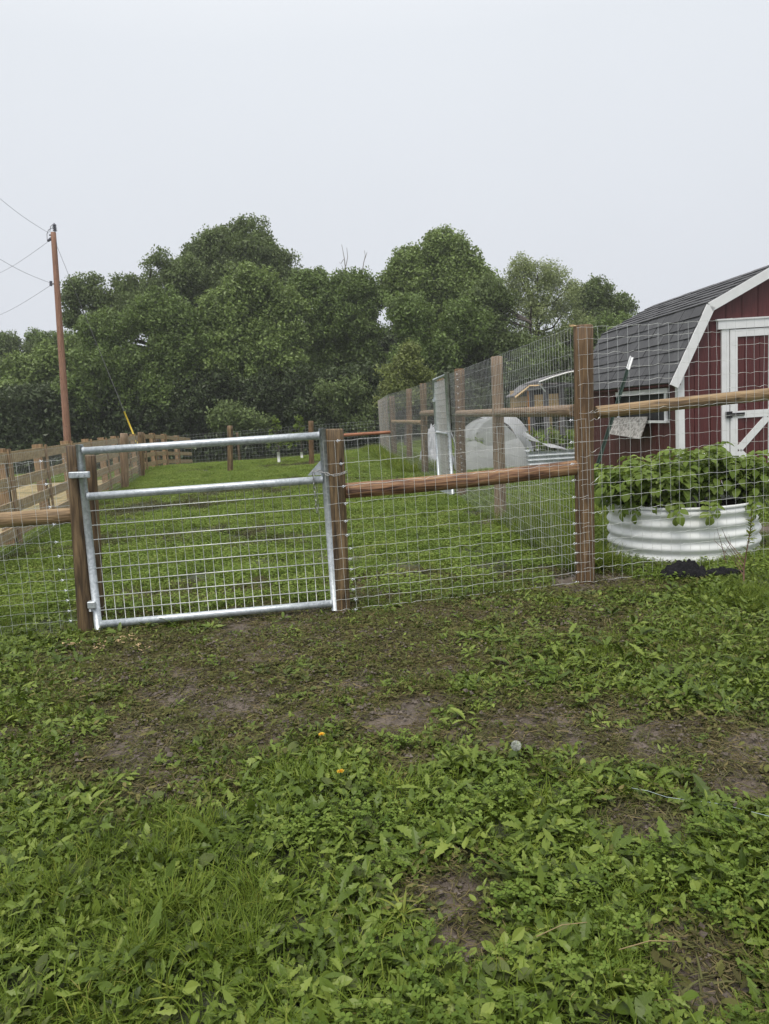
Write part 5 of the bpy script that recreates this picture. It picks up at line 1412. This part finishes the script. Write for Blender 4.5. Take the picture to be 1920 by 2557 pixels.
def tree(name, label, Y, lobes, key, dens_=1.0, lobe=(.7, 1.25), group='trees in the wood behind the field', cat='tree', trunk=True, flat=1.08, base_x=None, gaps=0.0, hang=-1.0):
    L_ = [ell_px(*q, Y) for q in lobes]
    big = max(L_, key=lambda q: q[1] * q[2]); bx = big[0][0] if base_x is None else P(base_x * V1, 900, Y).x
    bz = tz(bx, Y); base = Vector((bx, Y, bz))
    t = thing(name, label, cat, base, 0, group)
    pts = []; cents = []; firsts = []
    for c, rx, rz in L_:
        ry = rx * .85; area = rx * rz
        nl = max(11, int(area * 3.4))
        firsts.append(len(cents))
        for i in range(nl):
            d = rng.normal(0, 1, 3); d /= np.linalg.norm(d)
            if d[1] > .35: d[1] *= -1                       # most of the boughs are on the field side
            rr = rng.uniform(.5, 1.0)
            lr_ = rng.uniform(*lobe) * min(1, .45 + .22 * min(rx, rz))
            sx_, sy_, sz_ = max(.12, rx - lr_ * .75), max(.12, ry - lr_ * .75), max(.12, rz - lr_ * .7)
            p = c + d * rr * np.array([sx_, sy_, sz_]); 
            if p[2] < bz + .3: p[2] = bz + .3 + rng.random() * .5
            cents.append((p, lr_))
            m_ = int(30 * lr_ * lr_ * dens_) + 4
            e = rng.normal(0, 1, (m_, 3)); e /= np.linalg.norm(e, axis=1, keepdims=True)
            low = e[:, 2] < -.15; e = e[~low | (rng.random(m_) < .45)]; m_ = len(e)   # boughs are leafier on their upper side
            q = p + e * (lr_ * rng.uniform(.55, 1.0, (m_, 1))) * np.array([1.1, 1.0, flat])
            if gaps: q = q[rng.random(m_) > gaps]
            pts.append(q)
        m_ = int(area * 9 * dens_); d = rng.normal(0, 1, (m_, 3)); d /= np.linalg.norm(d, axis=1, keepdims=True)
        if not gaps: pts.append(c + d * rng.uniform(.2, .85, (m_, 1)) * np.array([rx, ry, rz]))
    pts = np.concatenate(pts); pts = pts[pts[:, 2] > bz + .1]; n = len(pts)
    o = scatter('crown', 'clump_' + key, pts, np.stack([rng.normal(0, .35, n), rng.normal(0, .35, n), rng.uniform(0, 6.28, n)], -1), rng.uniform(.75, 1.3, n), t, base)
    if trunk:
        H = float(pts[:, 2].max()) - bz; r0 = .02 * H + .05
        tp_ = [(0, 0, -.2), (.1, 0, H * .25), (-.1, .1, H * .5), (.05, 0, H * .8)]
        MB().tube(tp_, [r0, r0 * .8, r0 * .55, r0 * .15], 9).build('trunk', M['bark'], t, True, world=False)
        ks = list(rng.permutation(len(cents))[:min(14, len(cents))]) + firsts
        mb = MB()
        for k in ks:
            p = Vector(cents[k][0]) - base; z0 = max(H * .15, min(H * .7, p.z - .35 * math.hypot(p.x, p.y) - .5)); s0 = Vector((0, 0, z0))
            mid = s0.lerp(p, .55) + Vector((0, 0, -.25 + random.uniform(-.2, .2)))
            mb.tube([s0, mid, p], [r0 * .3, r0 * .2, .025], 5)
        mb.build('limbs', M['bark'], t, True, world=False)
    return t
tree('oak_tree', 'tallest broad oak with rounded crown rising over the wood', 50, [(520, 548, 90, 72), (480, 545, 70, 55), (565, 560, 62, 60), (445, 580, 62, 60), (595, 600, 60, 70), (480, 660, 110, 80), (580, 690, 90, 80), (630, 635, 40, 55), (400, 600, 40, 50), (520, 610, 100, 60)], 'dark', 1.1, (.8, 1.4))
tree('oak_tree', 'spreading oak with gappy side boughs reaching towards the utility pole', 47, [(350, 598, 62, 50), (275, 628, 42, 34), (188, 625, 44, 30), (165, 648, 34, 22), (212, 655, 38, 26), (320, 690, 100, 60), (235, 700, 55, 35), (160, 690, 20, 20), (395, 600, 50, 50), (300, 655, 60, 40), (350, 640, 70, 50)], 'dark', 1.1, (.5, .95), gaps=.1, base_x=330)
tree('maple_tree', 'dense dome shaped maple standing in front of the tallest oak', 42, [(545, 628, 72, 55), (500, 690, 85, 70), (600, 700, 75, 75), (545, 780, 120, 80)], 'maple', 1.1)
tree('hardwood_tree', 'twin topped dark tree between the two highest crowns', 45, [(688, 622, 48, 40), (765, 628, 52, 42), (720, 690, 85, 75), (770, 740, 70, 80), (700, 800, 70, 70), (725, 640, 60, 45), (655, 630, 42, 48), (800, 660, 34, 50)], 'mid', 1.1)
tree('maple_tree', 'large round headed light green maple rising above the tall gate', 46, [(945, 560, 82, 62), (885, 600, 58, 62), (1010, 610, 52, 62), (945, 650, 118, 72), (960, 740, 120, 80), (1035, 625, 36, 50), (850, 625, 34, 50), (945, 600, 100, 60)], 'maple', 1.05, (.7, 1.2))
tree('maple_tree', 'smaller full maple in front of the round headed maple', 40, [(880, 690, 62, 55), (1000, 700, 70, 60), (930, 760, 90, 60)], 'mid', 1.05)
tree('ash_tree', 'loose pale feathery tree with open crown and visible branches', 43, [(1125, 592, 42, 38), (1190, 600, 38, 36), (1150, 640, 62, 42), (1215, 650, 48, 40), (1145, 710, 75, 55), (1230, 700, 50, 45), (1160, 670, 85, 45), (1105, 630, 36, 40), (1150, 600, 60, 34)], 'light', 2.1, (.45, .8), gaps=.12, base_x=1165)
tree('hardwood_tree', 'dark stepped tree at the end of the wood beside the barn roof', 51, [(1290, 638, 40, 36), (1262, 655, 36, 44), (1335, 668, 38, 26), (1290, 710, 75, 45)], 'dark', 1.1)
tree('hardwood_tree', 'distant tree peeping over the barn roof', 56, [(1415, 690, 30, 20), (1470, 690, 40, 30), (1440, 720, 80, 40)], 'mid', 1.0)
tree('dogwood_tree', 'small layered yellow green tree behind the tall fence corner', 31, [(880, 768, 30, 26), (868, 800, 50, 26), (905, 812, 36, 22), (858, 836, 52, 22), (890, 856, 44, 22), (850, 868, 36, 22)], 'lime', 1.5, (.35, .62), flat=.5)
tree('hardwood_tree', 'low far tree with pointed top left of the utility pole', 60, [(95, 742, 42, 30), (150, 752, 40, 30), (110, 780, 80, 40)], 'mid', .9)
tree('hardwood_tree', 'low far rounded tree at the edge of the wood by the overhead lines', 58, [(25, 758, 45, 38), (-40, 770, 60, 50), (20, 800, 90, 50)], 'dark', .9)
tree('hardwood_tree', 'bushy green tree behind the board fence and utility pole', 44, [(60, 800, 70, 45), (120, 790, 60, 42), (60, 860, 110, 60), (175, 770, 45, 50)], 'maple', 1.05)
tree('hardwood_tree', 'dark tree beside the guy wire of the utility pole', 41, [(225, 720, 70, 45), (250, 780, 100, 60), (190, 840, 80, 60), (300, 830, 80, 60)], 'mid', 1.1)
tree('hardwood_tree', 'full dark tree between guy wire and dome shaped maple', 41, [(370, 690, 75, 55), (325, 685, 55, 45), (400, 760, 85, 65), (360, 840, 80, 60)], 'mid', 1.1)
tree('hardwood_tree', 'shadowy tree under the loose pale tree', 41, [(1060, 660, 60, 60), (1070, 740, 80, 70), (1150, 790, 110, 60)], 'dark', 1.05)
tree('hardwood_tree', 'shadowy tree between the loose pale tree and the barn', 45, [(1230, 740, 80, 50), (1260, 800, 100, 60), (1330, 730, 70, 50)], 'mid', 1.05)
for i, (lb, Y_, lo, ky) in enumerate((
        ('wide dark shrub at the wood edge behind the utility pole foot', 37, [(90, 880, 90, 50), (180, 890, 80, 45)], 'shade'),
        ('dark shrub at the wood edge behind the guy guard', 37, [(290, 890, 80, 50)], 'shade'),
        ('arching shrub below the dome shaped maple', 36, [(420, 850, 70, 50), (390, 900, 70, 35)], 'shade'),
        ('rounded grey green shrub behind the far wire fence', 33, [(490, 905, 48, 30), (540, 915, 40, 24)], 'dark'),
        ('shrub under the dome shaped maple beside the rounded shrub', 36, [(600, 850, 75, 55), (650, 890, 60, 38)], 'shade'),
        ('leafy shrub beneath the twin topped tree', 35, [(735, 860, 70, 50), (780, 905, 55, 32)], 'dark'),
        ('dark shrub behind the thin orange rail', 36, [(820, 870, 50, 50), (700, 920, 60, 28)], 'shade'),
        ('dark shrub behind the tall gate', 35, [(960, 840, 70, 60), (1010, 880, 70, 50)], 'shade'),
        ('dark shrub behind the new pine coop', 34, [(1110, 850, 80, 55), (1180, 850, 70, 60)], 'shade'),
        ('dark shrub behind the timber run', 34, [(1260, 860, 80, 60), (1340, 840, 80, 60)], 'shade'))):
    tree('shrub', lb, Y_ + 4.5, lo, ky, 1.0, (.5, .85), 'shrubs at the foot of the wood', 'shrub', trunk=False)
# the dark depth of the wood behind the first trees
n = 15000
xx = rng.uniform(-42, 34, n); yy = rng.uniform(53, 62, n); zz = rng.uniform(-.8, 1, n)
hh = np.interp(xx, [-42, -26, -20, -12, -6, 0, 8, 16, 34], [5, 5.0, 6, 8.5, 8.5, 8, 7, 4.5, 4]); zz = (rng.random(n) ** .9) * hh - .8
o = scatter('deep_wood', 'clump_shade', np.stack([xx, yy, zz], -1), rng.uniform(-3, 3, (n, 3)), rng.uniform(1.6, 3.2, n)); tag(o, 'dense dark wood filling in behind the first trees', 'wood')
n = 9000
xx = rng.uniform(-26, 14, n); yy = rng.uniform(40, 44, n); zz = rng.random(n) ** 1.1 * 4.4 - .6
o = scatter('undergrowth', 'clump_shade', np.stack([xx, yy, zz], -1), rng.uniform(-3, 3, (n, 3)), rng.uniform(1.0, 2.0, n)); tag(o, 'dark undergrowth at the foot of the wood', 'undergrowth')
# bare snag branches above the twin topped tree
sg = P(740 * V1, 600 * V1, 47); snag = thing('bare_snag', 'thin bare dead branches sticking up above the twin topped tree', 'dead tree', (sg.x, 47, tz(sg.x, 47)))
def twig(pp, r0):
    return MB().tube([P(a_ * V1, b_ * V1, 47) for a_, b_ in pp], np.linspace(r0, .012, len(pp)), 5)
rootp = P(745 * V1, 640 * V1, 47)
MB().tube([(rootp.x, 47, tz(rootp.x, 47)), rootp], [.16, .05], 7).build('trunk', M['deadwood'], snag)
for pp, r0 in (([(745, 640), (748, 600), (744, 560), (738, 528)], .05), ([(747, 575), (751, 555), (749, 535)], .025), ([(742, 560), (736, 570), (733, 566)], .02), ([(745, 640), (782, 590), (786, 565), (793, 545)], .045), ([(786, 566), (789, 552), (787, 541)], .02), ([(748, 590), (741, 580), (738, 573)], .02)):
    twig(pp, r0).build('branch', M['deadwood'], snag)

# ================================================================== small things in the foreground
def gpt(a_, b_): q = G(a_ * V1, b_ * V1); return Vector((q.x, q.y, tz(q.x, q.y)))
q = gpt(1117, 1662)
dc = thing('dandelion_clock', 'white dandelion seed head standing in the foreground weeds', 'dandelion', q)
MB().tube([(0, 0, 0), (.005, 0, .05), (.0, 0, .088)], .0018, 5).build('stem', M['stem'], dc, True, world=False)
mb = MB()
for i in range(150):
    d = np.random.default_rng(i).normal(0, 1, 3); d /= np.linalg.norm(d); e = np.array([0, 0, .09])
    mb.tube([e + d * .003, e + d * .014], .00025, 3, False)
    s = np.cross(d, [.3, .5, .8]); s /= np.linalg.norm(s); u = np.cross(d, s)
    for k in range(4):
        a_ = k * 1.57; mb.tube([e + d * .014, e + d * .019 + (s * math.cos(a_) + u * math.sin(a_)) * .005], .00035, 3, False)
mb.build('seed_fluff', M['fluff'], dc, world=False)['kind'] = 'stuff'
for (a_, b_), lb in (((738, 1697), 'yellow dandelion bloom low among the grass beside broad leaves'), ((697, 1612), 'small yellow bloom at the edge of the bare mud')):
    q = gpt(a_, b_); fl_ = thing('dandelion_flower', lb, 'flower', q, 0, 'yellow blooms in the lawn')
    MB().tube([(0, 0, 0), (0, 0, .05)], .0016, 5).build('stem', M['stem'], fl_, world=False)
    mb = MB()
    for i in range(34):
        an = i * 2.4; r_ = .004 + .011 * (i / 34); z = .052 + .006 * (1 - i / 34)
        c, s = math.cos(an), math.sin(an); mb.add([(0, 0, .05), (r_ * c - .002 * s, r_ * s + .002 * c, z), (r_ * 1.15 * c, r_ * 1.15 * s, z + .001), (r_ * c + .002 * s, r_ * s - .002 * c, z)], [(0, 1, 2, 3)])
    mb.build('petals', M['yellow_petal'], fl_, world=False)
# a stretch of pale twine in the grass
tw = [(1365, 1722), (1400, 1730), (1440, 1738), (1490, 1748), (1540, 1757), (1590, 1769), (1661, 1788), (1760, 1810)]
tp_ = [gpt(*q) + Vector((0, 0, .034)) for q in tw]
o = MB().tube([q - tp_[0] for q in tp_], .0008, 6).build('twine', M['twine'], None, True); o.location = tp_[0]; tag(o, 'pale blue twine stretched through the weeds', 'twine')
# yellow green sprouting plant by the small mud patch
q = gpt(872, 1985); yw = thing('yellow_weed', 'bright yellow green strap leaved sprout beside the bare mud patch', 'weed', q)
for i in range(9):
    mb = MB(); strip_leaf(mb, random.uniform(.05, .09), .008, i * .7 + random.uniform(-.3, .3), random.uniform(.5, 1.2), -random.uniform(.2, .9), 0, 9, (0, 0, .01), random.random(), .9, .3, 0)
    mb.build('leaf', M['weed_yellow'], yw, True, world=False, att=True)
# dry stalks lying on the weeds
for i, (a_, b_, c_, d_, lb) in enumerate(((1338, 2100, 1470, 2075, 'straight dry straw stalk lying beside the last bare mud patch'), (205, 1790, 245, 1755, 'curved brown stalk lying on trampled weeds'), (1160, 2062, 1270, 2034, 'long thin dry grass stalk lying across dark leaves'), (80, 1475, 95, 1462, 'short pale straw on the worn ground near the hinge post'))):
    p, r_ = gpt(a_, b_) + Vector((0, 0, .05)), gpt(c_, d_) + Vector((0, 0, .055)); o = MB().tube([Vector((0, 0, 0)), (r_ - p) * .5 + Vector((0, 0, .012)), r_ - p], [.0014, .0013, .0008], 6).build('dry_stalk', M['straw'], None, True)
    o.location = p; tag(o, lb, 'stalk')
# wood chips at the foot of the hinge post
def chip():
    mb = MB()
    for i in range(12):
        x, y = random.gauss(0, .045), random.gauss(0, .03); an = random.uniform(0, 3.1); L_ = random.uniform(.006, .018); w_ = random.uniform(.003, .007); z = random.uniform(.006, .03)
        c, s = math.cos(an), math.sin(an)
        mb.add([(x + (a_ * L_ * c - b_ * w_ * s), y + (a_ * L_ * s + b_ * w_ * c), z + a_ * random.uniform(-.004, .004)) for a_, b_ in ((-1, -1), (1, -1), (1, 1), (-1, 1))], [(0, 1, 2, 3)], random.random())
    return mb.mesh('chips', att=True)
template_set('chips', [chip() for i in range(3)], M['woodchip'])
cpx = [(165, 1395), (180, 1390), (205, 1388), (225, 1392), (255, 1392), (270, 1385), (300, 1400), (215, 1402), (160, 1385), (290, 1390), (240, 1384), (310, 1408), (150, 1398)]
cp_ = np.array([gpt(*q) + Vector((0, 0, .01)) for q in cpx]); n = len(cp_)
o = scatter('wood_chips', 'chips', cp_, np.stack([np.zeros(n), np.zeros(n), rng.uniform(0, 6, n)], -1), rng.uniform(.5, .8, n)); tag(o, 'pale fresh wood chips strewn at the foot of the hinge post', 'wood chips')

# ================================================================== misty air over the whole place
hz = bpy.data.materials.new('misty_air'); hz.use_nodes = True; t_ = hz.node_tree; t_.nodes.clear()
ho = N(t_, 'ShaderNodeOutputMaterial'); pv = N(t_, 'ShaderNodeVolumePrincipled')
pv.inputs['Color'].default_value = (.93, .95, .97, 1); pv.inputs['Density'].default_value = .0009; pv.inputs['Anisotropy'].default_value = .1
t_.links.new(pv.outputs[0], ho.inputs['Volume'])
o = MB().box2((-90, -25, -3), (90, 95, 22)).build('haze', hz, None, recalc=True); tag(o, 'thin even mist hanging over the whole place', 'mist', None, 'stuff')
